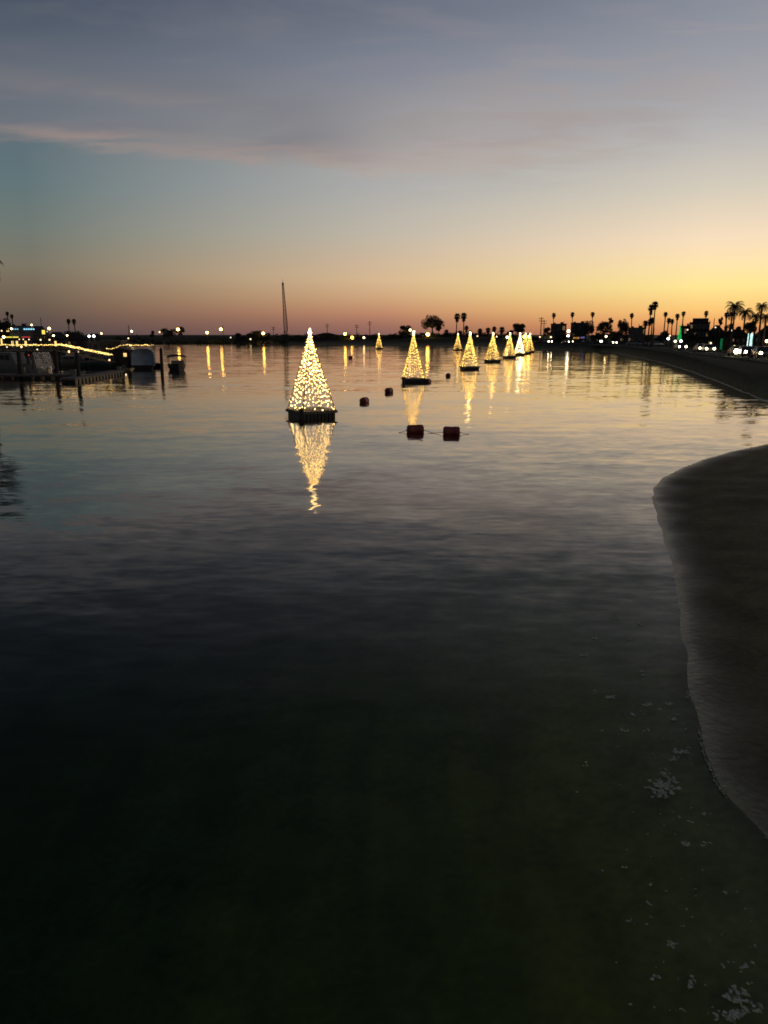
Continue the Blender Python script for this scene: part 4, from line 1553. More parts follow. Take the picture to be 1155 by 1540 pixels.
# yellow hanging sign on the left
p = at(65.5, 499.5, 232)
zb = ground_z(p.x, 232)
s = thing('pole_sign', 'square yellow lit sign on a post left of the amber globe', 'sign', (p.x, 232, zb))
b = MB()
b.tube([(0, 0.1, -.2), (0, 0.1, p.z - zb + .8)], 0.09, 6)
b.build('pole', M['steel_dark'], s)
b = MB()
b.box((0, -0.08, p.z - zb), (0.85, 0.16, 1.15))
b.build('sign_panel', G['neon_yellow'], s)

# coloured letters-like glow on the right shore sign (illegible in the photo)
p = at(871, 508.5, 312)
zb = ground_z(p.x, 312)
s = thing('neon_signboard', 'dark signboard with blurred orange and violet glowing strokes by the round tree', 'sign', (p.x, 312, zb))
b = MB()
b.box((0, 0, p.z - zb), (5.6, 0.2, 2.2))
for q in (-2.2, 2.2):
    b.box((q, 0.02, (p.z - zb) / 2 - .6), (0.18, 0.16, p.z - zb - 1.0))
b.build('board', M['wall_dark'], s)
b = MB()
for k in range(6):
    b.tube([(-2.3 + k * .42, -0.16, p.z - zb - .35 + .3 * (k % 2)), (-2.05 + k * .42, -0.16, p.z - zb + .25 + .18 * ((k + 1) % 2))], 0.10, 5)
b.build('neon_stroke', G['neon_orange'], s)
b = MB()
for k in range(4):
    b.tube([(0.6 + k * .4, -0.16, p.z - zb - .1), (0.85 + k * .4, -0.16, p.z - zb + .55)], 0.09, 5)
b.build('neon_stroke', G['neon_violet'], s)

# green light cone, wrapped trunks and green post on the right
def light_cone(px, py_t, py_b, Y, wpx, label, mat):
    p = at(px, py_b, Y)
    zb = ground_z(p.x, Y)
    h = at(px, py_t, Y).z - zb
    h0 = max(p.z - zb, 0.2)
    W = metre(wpx, Y) / 2
    t = thing('light_cone', label, 'light display', (p.x, Y, zb))
    b = MB()
    b.tube([(0, 0, -.2), (0, 0, h)], 0.06, 6)
    b.build('mast', M['steel_dark'], t)
    for k in range(12):
        th = 2 * PI * k / 12
        b = MB()
        A_, B_ = Vector((W * math.cos(th), W * math.sin(th), h0)), Vector((0, 0, h))
        b.tube([A_, B_], 0.012, 3, mi=0)
        for q in range(14):
            b.octa(A_.lerp(B_, (q + .5) / 14), 0.10, mi=1)
        b.build('light_string', [M['wire'], G[mat]], t)
    return t


light_cone(1021.5, 488.5, 511, 210, 5.5, 'tall slim green light cone standing before the lower wing', 'green')


def wrapped_post(px0, px1, py_t, py_b, Y, rad, label, mat, turns, bulb_r, name='wrapped_tree_lights'):
    p0, p1 = at(px0, py_b, Y), at(px1, py_t, Y)
    zb = ground_z(p0.x, Y)
    t = thing(name, label, 'light display', (p0.x, Y, zb))
    A_ = Vector((0, 0, 0))
    B_ = Vector((p1.x - p0.x, 0, p1.z - zb))
    b = MB()
    b.tube([A_ - Vector((0, 0, .2)), A_.lerp(B_, .5), B_], [rad * 1.1, rad, rad * .85], 8)
    b.build('trunk', M['bark'], t)
    b = MB()
    n = int(turns * 12)
    z0f = max(0.05, (p0.z - zb) / max(B_.z, .1))
    for k in range(n):
        f = z0f + (1 - z0f) * k / n
        a = k * 2 * PI / 12
        c = A_.lerp(B_, f)
        b.octa(c + Vector((math.cos(a), math.sin(a), 0)) * (rad * 1.12 + .02), bulb_r)
    b.build('light_string', G[mat], t)
    return t


wrapped_post(1124.5, 1128.5, 495.5, 524, 138, 0.17, 'left and taller trunk wrapped in cold white lights', 'ice_white', 22, 0.065)
wrapped_post(1129, 1132.5, 501, 521, 138, 0.15, 'right and shorter trunk wrapped in cold white lights', 'ice_white', 16, 0.065)
wrapped_post(1084, 1085.5, 509, 526, 150, 0.12, 'green light wrapped post left of the dazzling headlights', 'green_dim', 6, 0.07, 'wrapped_post_lights')

# ------------------------------------------------------------------ road and cars
def strip(off0, off1, dz, name, mat):
    b = MB()
    vs = []
    pts = []
    for i in range(len(road_c) - 1):
        for k in range(6):
            pts.append(road_c[i].lerp(road_c[i + 1], k / 6))
    pts.append(road_c[-1])
    for i, p in enumerate(pts):
        t_ = (pts[min(i + 1, len(pts) - 1)] - pts[max(i - 1, 0)]).normalized()
        n_ = Vector((t_.y, -t_.x, 0))
        for o in (off0, off1):
            q = p + n_ * o
            vs.append((q.x, q.y, ROADZ + dz))
    fs = [(2 * i, 2 * i + 1, 2 * i + 3, 2 * i + 2) for i in range(len(pts) - 1)]
    b.add(vs, fs)
    return tag(b.build(name, mat), kind='structure')


strip(-5.0, 5.0, 0.0, 'road', M['asphalt'])
strip(-0.08, 0.08, 0.004, 'road_marking', M['white_paint'])
b = MB()
for s_ in (-1, 1):
    pts = []
    for i in range(len(road_c)):
        t_ = (road_c[min(i + 1, len(road_c) - 1)] - road_c[max(i - 1, 0)]).normalized()
        n_ = Vector((t_.y, -t_.x, 0))
        pts.append(road_c[i] + n_ * s_ * 5.12)
    for i in range(len(pts) - 1):
        a, c = pts[i], pts[i + 1]
        d = c - a
        b.box(((a.x + c.x) / 2, (a.y + c.y) / 2, ROADZ - 0.14), (d.length + .05, 0.24, 0.5), math.atan2(d.y, d.x))
tag(b.build('kerb', M['kerb']), kind='structure')


def make_car(label, paint, head='head', on=True):
    t = thing('car', label, 'car', group='cars on the shore road')
    # length along y, front at -y
    b = MB()
    low = [(-2.2, .30), (-2.22, .62), (-2.0, .80), (-0.95, .92), (1.55, .95), (2.15, .90), (2.25, .60), (2.2, .30)]
    n = len(low)
    for x0, x1 in ((-0.9, 0.9),):
        vs = [(x0 * (0.94 if z > .7 else 1), y, z) for y, z in low] + [(x1 * (0.94 if z > .7 else 1), y, z) for y, z in low]
        fs = [tuple(range(n)), tuple(range(2 * n - 1, n - 1, -1))]
        for i in range(n):
            j = (i + 1) % n
            fs.append((i, i + n, j + n, j))
        b.add(vs, fs)
    roof = [(-0.25, 1.42), (1.05, 1.44)]
    b.box((0, 0.42, 1.43), (1.28, 1.42, 0.06))
    for sx in (-1, 1):
        for (y0, z0, y1, z1) in ((-1.0, .92, -.28, 1.42), (1.75, .95, 1.12, 1.42), (.4, .93, .42, 1.42)):
            b.tube([(sx * .83, y0, z0), (sx * .63, y1, z1)], 0.045, 5)
    for yy in (-2.24, 2.26):
        b.box((0, yy, 0.42), (1.7, 0.12, 0.22))
    body = b.build('body', M[paint], t)
    g_ = MB()
    A_ = [(-.80, -.98, .93), (.80, -.98, .93), (.80, 1.73, .95), (-.80, 1.73, .95)]
    B_ = [(-.61, -.28, 1.40), (.61, -.28, 1.40), (.61, 1.12, 1.40), (-.61, 1.12, 1.40)]
    g_.add(A_ + B_, [(0, 1, 5, 4), (1, 2, 6, 5), (2, 3, 7, 6), (3, 0, 4, 7)])
    g_.build('window', M['glass'], t)
    for sx in (-1, 1):
        for yy in (-1.38, 1.38):
            w_ = MB()
            w_.tube([(sx * .72, yy, .32), (sx * .92, yy, .32)], .32, 14)
            wh = w_.build('wheel', M['tyre'], t)
            r_ = MB()
            r_.tube([(sx * .90, yy, .32), (sx * .935, yy, .32)], .19, 10)
            r_.build('rim', M['steel'], wh)
        h_ = MB()
        h_.ball((sx * .66, -2.20, .66), .34 if head == 'head_hot' else .19, 8, 6)
        h_.build('headlight', G[head] if on else M['trim'], t)
        t_ = MB()
        t_.box((sx * .68, 2.245, .74), (.30, .06, .16))
        t_.build('taillight', G['tail'] if on else M['buoy'], t)
    return t


def place_on_road(px, dpy, toward=True):
    for (xa, ya), (xb, yb), a, c in zip(ROAD_PX[:-1], ROAD_PX[1:], road_c[:-1], road_c[1:]):
        if xb <= px <= xa:
            py = ya + (yb - ya) * (px - xa) / (xb - xa) + dpy
            t_ = (c - a).normalized()
            ang = math.atan2(t_.y, t_.x) - PI / 2
            return on_level(px, py, ROADZ + .006), ang + (0 if toward else PI)


car_p = make_car('dark car with its pair of headlights on, below the green light cone', 'car_dark')
l, a = place_on_road(1023, .2)
car_p.location, car_p.rotation_euler.z = l, a
l, a = place_on_road(1054, .25)
dup(car_p, 'car with headlights on just left of the green wrapped post', l, a)
l, a = place_on_road(1064, .1)
car_s = make_car('silver car with one headlight showing right behind the car by the green wrapped post', 'car_silver')
car_s.location, car_s.rotation_euler.z = l, a
l, a = place_on_road(1108, .6)
car_h = make_car('car with the most dazzling headlights, below the white wrapped trunks', 'car_dark', 'head_hot')
car_h.location, car_h.rotation_euler.z = l, a
l, a = place_on_road(1122, .0)
dup(car_s, 'silver car queued right behind the most dazzling headlights', l, a)
l, a = place_on_road(1133, -1.4, False)
car_r = make_car('red car driving away with red tail lights by the white wrapped trunks', 'car_red')
car_r.location, car_r.rotation_euler.z = l, a
l, a = place_on_road(1144, .3)
dup(car_p, 'car with yellow headlights near the right edge', l, a)
l, a = place_on_road(1154, -2.2, False)
dup(car_r, 'car with red tail lights leaving at the right edge', l, a)
for px, py, Yc, lab, rz in [(823, 519.5, 300, 'parked car with lights on below the flat roofed block', .3),
                            (852, 518.2, 297, 'left one of the two parked cars with lights on between the blocks', .1),
                            (857.5, 519.3, 293, 'right one of the two parked cars with lights on between the blocks', -.2),
                            (920, 519.8, 288, 'parked car with bright lights left of the tall solid tree', .2)]:
    p = at(px, py, Yc)
    dup(car_p, lab, (p.x, Yc, ground_z(p.x, Yc)), rz)
car_o = make_car('unlit parked car left of the tallest palms', 'car_silver', on=False)
p = at(953, 519, 240)
car_o.location = (p.x, 240, ground_z(p.x, 240))
car_o.rotation_euler.z = 1.3
for px, Yc, lab, rz in [(966, 230, 'unlit parked car directly beneath the tallest palms', 1.2),
                        (986, 222, 'unlit parked car right of the tallest palms', 1.35),
                        (883, 296, 'unlit parked car beside the coloured sign', 1.5)]:
    p = at(px, 515, Yc)
    dup(car_o, lab, (p.x, Yc, ground_z(p.x, Yc)), rz)


# ------------------------------------------------------------------ people on the beach at dusk
def make_person(label, px, py_foot, Y, hgt, rz, bag=False):
    p = at(px, py_foot, Y)
    zb = ground_z(p.x, Y)
    t = thing('person', label, 'person', (p.x, Y, zb), rz, group='people strolling on the dark beach')
    k = hgt / 1.75
    J = {'pel': (0, 0, .95), 'wst': (0, 0, 1.10), 'chs': (0, .01, 1.32), 'nck': (0, .01, 1.47), 'hd0': (0, -.01, 1.56), 'hd1': (0, -.01, 1.68),
         'lh': (-.10, 0, .90), 'lk': (-.12, -.10, .50), 'la': (-.12, .02, .09), 'lt': (-.12, -.15, .04),
         'rh': (.10, 0, .90), 'rk': (.11, .06, .49), 'ra': (.12, .22, .12), 'rt': (.12, .08, .04),
         'ls': (-.18, .01, 1.40), 'le': (-.25, .05, 1.12), 'lw': (-.26, -.06, .88), 'lf': (-.26, -.09, .79),
         'rs': (.18, .01, 1.40), 're': (.25, .0, 1.12), 'rw': (.26, -.12, .90), 'rf': (.26, -.15, .81)}
    Rd = {'pel': .15, 'wst': .13, 'chs': .155, 'nck': .06, 'hd0': .085, 'hd1': .085, 'lh': .095, 'lk': .06, 'la': .04, 'lt': .035, 'rh': .095, 'rk': .06, 'ra': .04, 'rt': .035,
          'ls': .065, 'le': .045, 'lw': .032, 'lf': .03, 'rs': .065, 're': .045, 'rw': .032, 'rf': .03}
    E = [('pel', 'wst'), ('wst', 'chs'), ('chs', 'nck'), ('nck', 'hd0'), ('hd0', 'hd1'), ('pel', 'lh'), ('lh', 'lk'), ('lk', 'la'), ('la', 'lt'),
         ('pel', 'rh'), ('rh', 'rk'), ('rk', 'ra'), ('ra', 'rt'), ('chs', 'ls'), ('ls', 'le'), ('le', 'lw'), ('lw', 'lf'), ('chs', 'rs'), ('rs', 're'), ('re', 'rw'), ('rw', 'rf')]
    keys = list(J)
    me = bpy.data.meshes.new('body')
    me.from_pydata([tuple(c * k for c in J[q]) for q in keys], [(keys.index(a), keys.index(b_)) for a, b_ in E], [])
    o = bpy.data.objects.new('body', me)
    COL.objects.link(o)
    me.materials.append(M['cloth'])
    md = o.modifiers.new('skin', 'SKIN')
    for i, q in enumerate(keys):
        me.skin_vertices[0].data[i].radius = (Rd[q] * k, Rd[q] * k * (.72 if q in ('chs', 'wst', 'pel') else 1))
    me.skin_vertices[0].data[0].use_root = True
    sb = o.modifiers.new('sub', 'SUBSURF')
    sb.levels = 1
    sb.render_levels = 1
    o.parent = t
    hr = MB()
    hr.ball((0, .02 * k, 1.70 * k), .105 * k, 10, 6, sz=1.05)
    hr.build('hair', M['canvas_dark'], t)
    return t


make_person('left one of two dark figures strolling on the beach below the dazzling headlights', 1114, 555, 96, 1.72, 0.5)
make_person('right one of two dark figures strolling on the beach below the dazzling headlights', 1125, 554, 96, 1.66, 0.4)

# ------------------------------------------------------------------ marina on the left
PG = 'timber piles at the docks'


def pile(px, py_top, Y, r, label):
    p = at(px, py_top, Y)
    t = thing('dock_pile', label, 'pile', (p.x, Y, 0), group=PG)
    b = MB()
    tilt = rnd.uniform(-.02, .02)
    h = p.z
    b.tube([(-tilt, 0, -2.6), (0, 0, 0), (tilt, 0, h * .5), (tilt * 2, 0, h)], [r * 1.1, r * 1.05, r, r * .92], 10)
    b.build('shaft', M['pile_wood'], t)
    c = MB()
    c.tube([(tilt * 2, 0, h), (tilt * 2, 0, h + r * .9)], [r * 1.05, r * .12], 10)
    c.build('cap', M['float_black'], t)


for a in [(28, 530, 91, .25, 'thick pile in front of the pale cruiser at the left'),
          (82.5, 528, 96, .24, 'thick dark pile right of the icicle lights'),
          (115.5, 532, 86.5, .22, 'tall pile at the near corner of the finger dock, with a long reflection'),
          (241.5, 525, 106, .21, 'lone pile between the covered boat and the canopy boat'),
          (40.5, 528, 104, .15, 'slim pile left of the icicle lights'),
          (53, 521, 119, .15, 'pile under the pier near its left end'),
          (67, 520, 119, .15, 'pile under the pier below the lit sign'),
          (4, 521, 119, .15, 'pile under the pier at the left edge')]:
    pile(*a)


def bulbs_along(mb, pts, spacing, r, rnd, mi=1, sag=0.0):
    for i in range(len(pts) - 1):
        a, c = Vector(pts[i]), Vector(pts[i + 1])
        n = max(1, int((c - a).length / spacing))
        for k in range(n):
            f = (k + .5) / n
            p = a.lerp(c, f)
            p.z += rnd.uniform(-.06, .06) - sag * math.sin(PI * f)
            mb.octa(p, r * rnd.choice((.7, .9, 1, 1, 1.3)), mi)


# fixed pier with lit railing
pr0, pr1 = at(-90, 516.5, 122), at(86, 517.2, 118)
t = thing('pier', 'fixed timber pier at the left with amber lights along its handrail', 'pier', (0, 0, 0))
mid = (pr0 + pr1) / 2
mid.z = 0
t.location = mid
d_ = Vector((pr1.x - pr0.x, pr1.y - pr0.y, 0))
Lp = d_.length
ux_ = d_.normalized()
t.rotation_euler.z = math.atan2(d_.y, d_.x)
zr = 3.45
dk = MB()
for k in range(60):
    dk.box((-Lp / 2 + Lp * (k + .5) / 60, 1.0, 2.58 + .004 * (k % 3)), (Lp / 60 * .92, 2.0, .06))
dk.build('deck', M['deck'], t)
bm = MB()
for yy in (0.05, 1.95):
    bm.box((0, yy, 2.40), (Lp, .16, .28))
for k in range(9):
    bm.box((-Lp / 2 + Lp * (k + .5) / 9, 1.0, 2.14), (.2, 2.1, .24))
bm.build('beam', M['wood_dark'], t)
for k in range(9):
    for yy in (0.15, 1.85):
        ps = MB()
        xx = -Lp / 2 + Lp * (k + .5) / 9
        ps.tube([(xx, yy, -2.6), (xx, yy, 2.02)], .13, 8)
        ps.build('post', M['pile_wood'], t)
for yy in (0.02, 1.98):
    rl = MB()
    for k in range(17):
        rl.box((-Lp / 2 + Lp * k / 16, yy, 3.03), (.07, .07, .84))
    rl.box((0, yy, zr), (Lp, .10, .06))
    rl.box((0, yy, 3.0), (Lp, .05, .05))
    rl.build('railing', M['fascia'], t)
    ls = MB()
    ls.tube([(-Lp / 2, yy - .07, zr + .02), (Lp / 2, yy - .07, zr + .02)], .01, 3)
    bulbs_along(ls, [(-Lp / 2 + Lp * k / 16, yy - .08, zr + .04) for k in range(17)], .21, .074, rnd, 1, .04)
    ls.build('light_string', [M['wire'], G['string']], t)

# gangway sloping down to the floating dock
g0, g1 = at(86, 517.4, 118), at(165, 534, 109)
t = thing('gangway', 'sloping gangway with amber lit handrail leading down from the pier', 'gangway', (0, 0, 0))
off = Vector((0, 1.4, 0))
for s_, oo in ((0, Vector((0, 0, 0))), (1, off)):
    rl = MB()
    a, c = g0 + oo, g1 + oo
    rl.tube([a, c], .05, 6)
    rl.tube([a - Vector((0, 0, .45)), c - Vector((0, 0, .45))], .03, 5)
    for k in range(9):
        q = a.lerp(c, k / 8)
        rl.tube([q, q - Vector((0, 0, .95))], .035, 5)
    rl.build('railing', M['steel'], t)
    ls = MB()
    bulbs_along(ls, [tuple(a.lerp(c, k / 8) + Vector((0, -.08, .03))) for k in range(9)], .23, .076, rnd, 0, .04)
    ls.build('light_string', G['string'], t)
dk = MB()
for k in range(26):
    q = g0.lerp(g1, (k + .5) / 26) + off / 2 - Vector((0, 0, 1.0))
    dk.box(q, ((g1 - g0).length / 26 * 1.02, 1.3, .08), math.atan2(g1.y - g0.y, g1.x - g0.x))
dk.build('deck', M['deck'], t)


def floating_dock(a, c, width, label, lit_end=False):
    a, c = Vector(a), Vector(c)
    d = c - a
    Ld = d.length
    t = thing('floating_dock', label, 'dock', ((a + c) / 2), math.atan2(d.y, d.x), group='floating docks of the marina')
    dk = MB()
    n = max(6, int(Ld / .3))
    for k in range(n):
        dk.box((-Ld / 2 + Ld * (k + .5) / n, width / 2, .50 + .004 * (k % 3)), (Ld / n * .93, width, .05))
    dk.build('deck', M['deck'], t)
    fs = MB()
    for yy in (-.04, width + .04):
        fs.box((0, yy, .40), (Ld, .07, .20))
    for xx in (-Ld / 2 - .04, Ld / 2 + .04):
        fs.box((xx, width / 2, .40), (.07, width + .15, .198))
    fs.build('fascia', M['fascia'], t)
    m_ = max(3, int(Ld / 1.15))
    for k in range(m_):
        fl = MB()
        fl.box((-Ld / 2 + Ld * (k + .5) / m_, width / 2, .04), (Ld / m_ * .60, width * .94, .52))
        fl.build('float_block', M['float_black'], t)
    for k in range(3):
        cl = MB()
        xx = -Ld / 2 + Ld * (k + .5) / 3
        cl.tube([(xx - .14, .12, .60), (xx + .14, .12, .60)], .025, 6)
        cl.tube([(xx, .12, .52), (xx, .12, .60)], .03, 6)
        cl.build('cleat', M['steel'], t)
    return t


f0, f1 = on_level(113, 576), on_level(186, 563)
floating_dock(f0, f1, 1.5, 'finger dock with pale edge running right from the tall near pile')
floating_dock(on_level(-60, 570), on_level(110, 570), 1.8, 'long main dock along the bottom left under the icicle lights')
floating_dock(on_level(150, 550.5), on_level(232, 551), 1.6, 'dock behind the covered boat')


def hull(L_, B_, H_, t, mat, name='hull', sheer=.25, draft=.25, transom=.85):
    """hull with bow at +x"""
    b = MB()
    ns_ = 12
    rows = []
    for i in range(ns_ + 1):
        f = i / ns_
        x = -L_ / 2 + L_ * f
        w = B_ / 2 * (transom + (1 - transom) * min(1, f * 3)) * (1 - max(0, (f - .45) / .55) ** 2.3)
        w = max(w, .02)
        zt_ = H_ + sheer * max(0, f - .3) ** 1.5
        keel = -draft * (1 - max(0, (f - .7) / .3) ** 2 * 1.2)
        rows.append([(x, -w, zt_), (x, -w * .96, zt_ * .55), (x, -w * .80, 0.02), (x, 0, keel), (x, w * .80, 0.02), (x, w * .96, zt_ * .55), (x, w, zt_)])
    vs = [v for r_ in rows for v in r_]
    fs = []
    for i in range(ns_):
        for k in range(6):
            a = i * 7 + k
            fs.append((a, a + 1, a + 8, a + 7))
        fs.append((i * 7 + 6, i * 7, (i + 1) * 7, (i + 1) * 7 + 6))
    fs.append(tuple(range(7)))
    b.add(vs, fs, 0, False)
    return b.build(name, mat, t)


MG = 'boats moored at the marina docks'
# covered boat
p = on_level(207, 555)
t = thing('covered_boat', 'boat under a pale blue cover with amber lights along its top', 'boat', (p.x, p.y + 3.2, 0), R(105), MG)
hull(7.0, 3.4, .75, t, M['hull_dark'])
b = MB()
secs = []
for i in range(11):
    f = i / 10
    x = -3.5 + 6.4 * f
    w = 1.62 * (1 - max(0, (f - .6) / .4) ** 2 * .55)
    hh = 3.0 - .5 * max(0, f - .5)
    prof = [(-w * 1.03, .55), (-w * 1.02, 1.4), (-w * .98, 2.35), (-w * .82, hh - .28), (-w * .4, hh - .05 + .05 * math.sin(i * 2)), (0, hh + .04 * math.sin(i)), (w * .4, hh - .05), (w * .82, hh - .28), (w * .98, 2.35), (w * 1.02, 1.4), (w * 1.03, .55)]
    secs.append([(x + .05 * math.sin(k * 3.1 + i), y_, z_ + .03 * math.sin(k * 2 + i * 1.7)) for k, (y_, z_) in enumerate(prof)])
vs = [v for s_ in secs for v in s_]
n = 11
fs = [(i * n + k, i * n + k + 1, (i + 1) * n + k + 1, (i + 1) * n + k) for i in range(10) for k in range(n - 1)]
fs.append(tuple(range(n)))
fs.append(tuple(10 * n + k for k in range(n))[::-1])
b.add(vs, fs, 0, True)
b.build('boat_cover', M['canvas_blue'], t)
ls = MB()
bulbs_along(ls, [(-3.4, -1.75, 3.5), (-3.45, -.5, 3.55), (-3.45, .6, 3.5), (-3.4, 1.75, 3.48)], .20, .06, rnd, 0, .08)
bulbs_along(ls, [(-3.4, 1.75, 3.48), (2.0, 1.75, 3.4)], .26, .055, rnd, 0, .08)
ls.build('light_string', G['string'], t)
lp = MB()
for yy in (-1.75, 1.75):
    lp.tube([(-3.4, yy, .7), (-3.4, yy, 3.52)], .03, 5)
lp.build('light_frame', M['steel'], t)

# dock shed with lit window and its own string
p = on_level(176, 555)
t = thing('dock_shed', 'brown dock shed with one small lit window left of the covered boat', 'shed', (p.x, p.y + 3.0, .5))
b = MB()
b.box((0, 0, 1.05), (2.6, 2.6, 2.1))
b.build('wall', M['wall_brown'], t)
b = MB()
b.prism([(-1.5, 2.1), (1.5, 2.1), (1.5, 2.2), (0, 2.5), (-1.5, 2.2)], -1.5, 1.5)
b.build('roof', M['roof'], t)
b = MB()
for sg in (-1, 1):
    b.box((.80 + sg * .27, -1.33, 1.52), (.06, .06, .60))
    b.box((.80, -1.332, 1.52 + sg * .29), (.60, .064, .06))
b.box((.80, -1.34, 1.52), (.03, .05, .55))
b.box((.80, -1.342, 1.52), (.5, .05, .03))
w_ = b.build('window', M['trim'], t)
b = MB()
b.box((.80, -1.312, 1.52), (.50, .02, .52))
b.build('pane', G['win_warm'], w_)
b = MB()
b.box((-.55, -1.33, .95), (.8, .06, 1.8))
b.build('door', M['wall_dark'], t)
ls = MB()
bulbs_along(ls, [(-1.9, -1.55, 2.45), (-.6, -1.55, 2.55), (.2, -1.55, 2.95), (1.7, -1.6, 3.1)], .2, .06, rnd, 0, .1)
ls.build('light_string', G['string'], t)

# canopy boat
p = on_level(262, 557.5)
t = thing('canopy_boat', 'small dark launch with a canopy on posts, right of the lone pile', 'boat', (p.x, p.y + 1.6, 0), R(-70), MG)
hull(5.2, 2.45, .85, t, M['hull_dark'], sheer=.3)
b = MB()
for i in range(7):
    a = -1.2 + 2.4 * i / 6
prof = [(-1.22, 1.80), (-1.16, 2.02), (-.6, 2.16), (0, 2.20), (.6, 2.16), (1.16, 2.02), (1.22, 1.80), (1.1, 1.86), (0, 1.98), (-1.1, 1.86)]
vs = [(-1.6, y_, z_) for y_, z_ in prof] + [(1.5, y_, z_) for y_, z_ in prof]
n = len(prof)
b.add(vs, [tuple(range(n)), tuple(range(2 * n - 1, n - 1, -1))] + [(i, i + n, (i + 1) % n + n, (i + 1) % n) for i in range(n)])
b.build('canopy', M['canvas_dark'], t)
b = MB()
for xx in (-1.5, 0, 1.4):
    for yy in (-1.12, 1.12):
        b.tube([(xx, yy, .8), (xx, yy, 1.95)], .028, 5)
b.build('canopy_post', M['steel'], t)
b = MB()
b.box((-.2, 0, 1.05), (.5, .7, .6))
b.box((.9, 0, 1.15), (.08, 1.7, .55))
b.build('console', M['hull_white'], t)
b = MB()
b.box((-2.72, 0, .75), (.3, .34, .7))
b.box((-2.72, 0, .25), (.14, .12, .6))
b.build('outboard_motor', M['float_black'], t)

# skiff
p = on_level(235, 553)
t = thing('skiff', 'low dark skiff between the covered boat and the lone pile', 'boat', (p.x, p.y + 1.2, 0), R(-60), MG)
hull(3.6, 1.5, .55, t, M['hull_dark'])
b = MB()
for xx in (-.9, .3):
    b.box((xx, 0, .58), (.28, 1.2, .05))
b.build('thwart', M['deck'], t)


def cruiser(px, py, dy, L_, B_, H_, rz, label, hullm, cabin_h, sheer=.4, mast=False, rail=True):
    p = on_level(px, py)
    t = thing('cabin_boat', label, 'boat', (p.x, p.y + dy, 0), R(rz), MG)
    hull(L_, B_, H_, t, M[hullm], sheer=sheer)
    b = MB()
    poly = [(-L_ * .28, H_), (L_ * .20, H_), (L_ * .10, H_ + cabin_h), (-L_ * .26, H_ + cabin_h)]
    b.prism(poly, -B_ * .36, B_ * .36)
    b.box((-L_ * .09, 0, H_ + cabin_h + .05), (L_ * .42, B_ * .8, .09))
    cb2 = b.build('cabin', M['hull_white'], t)
    w_ = MB()
    for sg in (-1, 1):
        for k in range(3):
            w_.box((-L_ * .2 + k * L_ * .11, sg * (B_ * .36 + .012), H_ + cabin_h * .62), (L_ * .085, .024, cabin_h * .40))
    for k in (-1, 1):
        w_.box((-L_ * .27 - .02, k * B_ * .17, H_ + cabin_h * .58), (.03, B_ * .26, cabin_h * .42))
    w_.build('cabin_window', M['glass'], cb2)
    if rail:
        r_ = MB()
        for sg in (-1, 1):
            pts = [(L_ * (.2 + .07 * k), sg * B_ * .42 * (1 - (k / 4) ** 2 * .85), H_ + .55 + .03 * k) for k in range(5)]
            r_.tube(pts, .02, 5)
            for q in pts:
                r_.tube([q, (q[0], q[1], H_)], .016, 4)
        r_.build('bow_rail', M['steel'], t)
    if mast:
        m_ = MB()
        m_.tube([(L_ * .05, 0, H_), (L_ * .05, 0, H_ + mast)], [.06, .04], 6)
        m_.build('mast', M['steel'], t)
        bo = MB()
        bo.tube([(L_ * .05, 0, H_ + 1.5), (-L_ * .36, 0, H_ + 1.45)], .12, 7)
        bo.build('furled_sail', M['canvas_dark'], t)
    return t


cruiser(4, 563, 3.2, 8.0, 3.0, 1.15, -20, 'boxy pale cabin cruiser cut off by the left edge', 'hull_white', 1.45)
cruiser(42, 561.5, 3.6, 5.5, 2.1, .8, -75, 'small white motorboat between the thick pile and icicle lights', 'hull_white', .8, rail=False)
cruiser(102, 553, 4.0, 7.5, 2.6, .95, 12, 'grey white sloop behind the tall near pile', 'hull_white', .65, mast=False)
cruiser(140, 553.5, 2.0, 6.5, 2.3, .85, 5, 'sea green hulled boat behind the finger dock', 'hull_green', .7)
cruiser(72, 546, 5.5, 7.0, 2.6, .9, 170, 'dim white boat moored under the pier lights', 'hull_white', .8)

# pale houseboat with dark windows
p = at(152, 528, 122)
t = thing('houseboat', 'pale two level houseboat with a row of dark windows behind the gangway', 'houseboat', (p.x, 124, 0), 0, MG)
b = MB()
b.box((0, 1.5, .35), (5.2, 4.0, .95))
b.build('hull', M['hull_dark'], t)
b = MB()
b.box((0, 1.5, 1.70), (4.8, 3.6, 1.74))
b.box((1.0, 1.5, 3.30), (2.9, 3.0, 1.42))
b.build('wall', M['wall_cream'], t)
b = MB()
b.box((0, 1.5, 2.62), (5.2, 4.0, .10))
b.box((1.0, 1.5, 4.06), (3.3, 3.4, .10))
b.build('roof', M['trim'], t)
for k in range(4):
    b = MB()
    b.box((-.10 + k * .74, -.012, 3.36), (.52, .024, .62))
    b.build('window', M['glass'], t)
for k in range(3):
    b = MB()
    b.box((-1.7 + k * 1.4, -.312, 1.85), (.8, .024, .7))
    b.build('window', M['glass'], t)

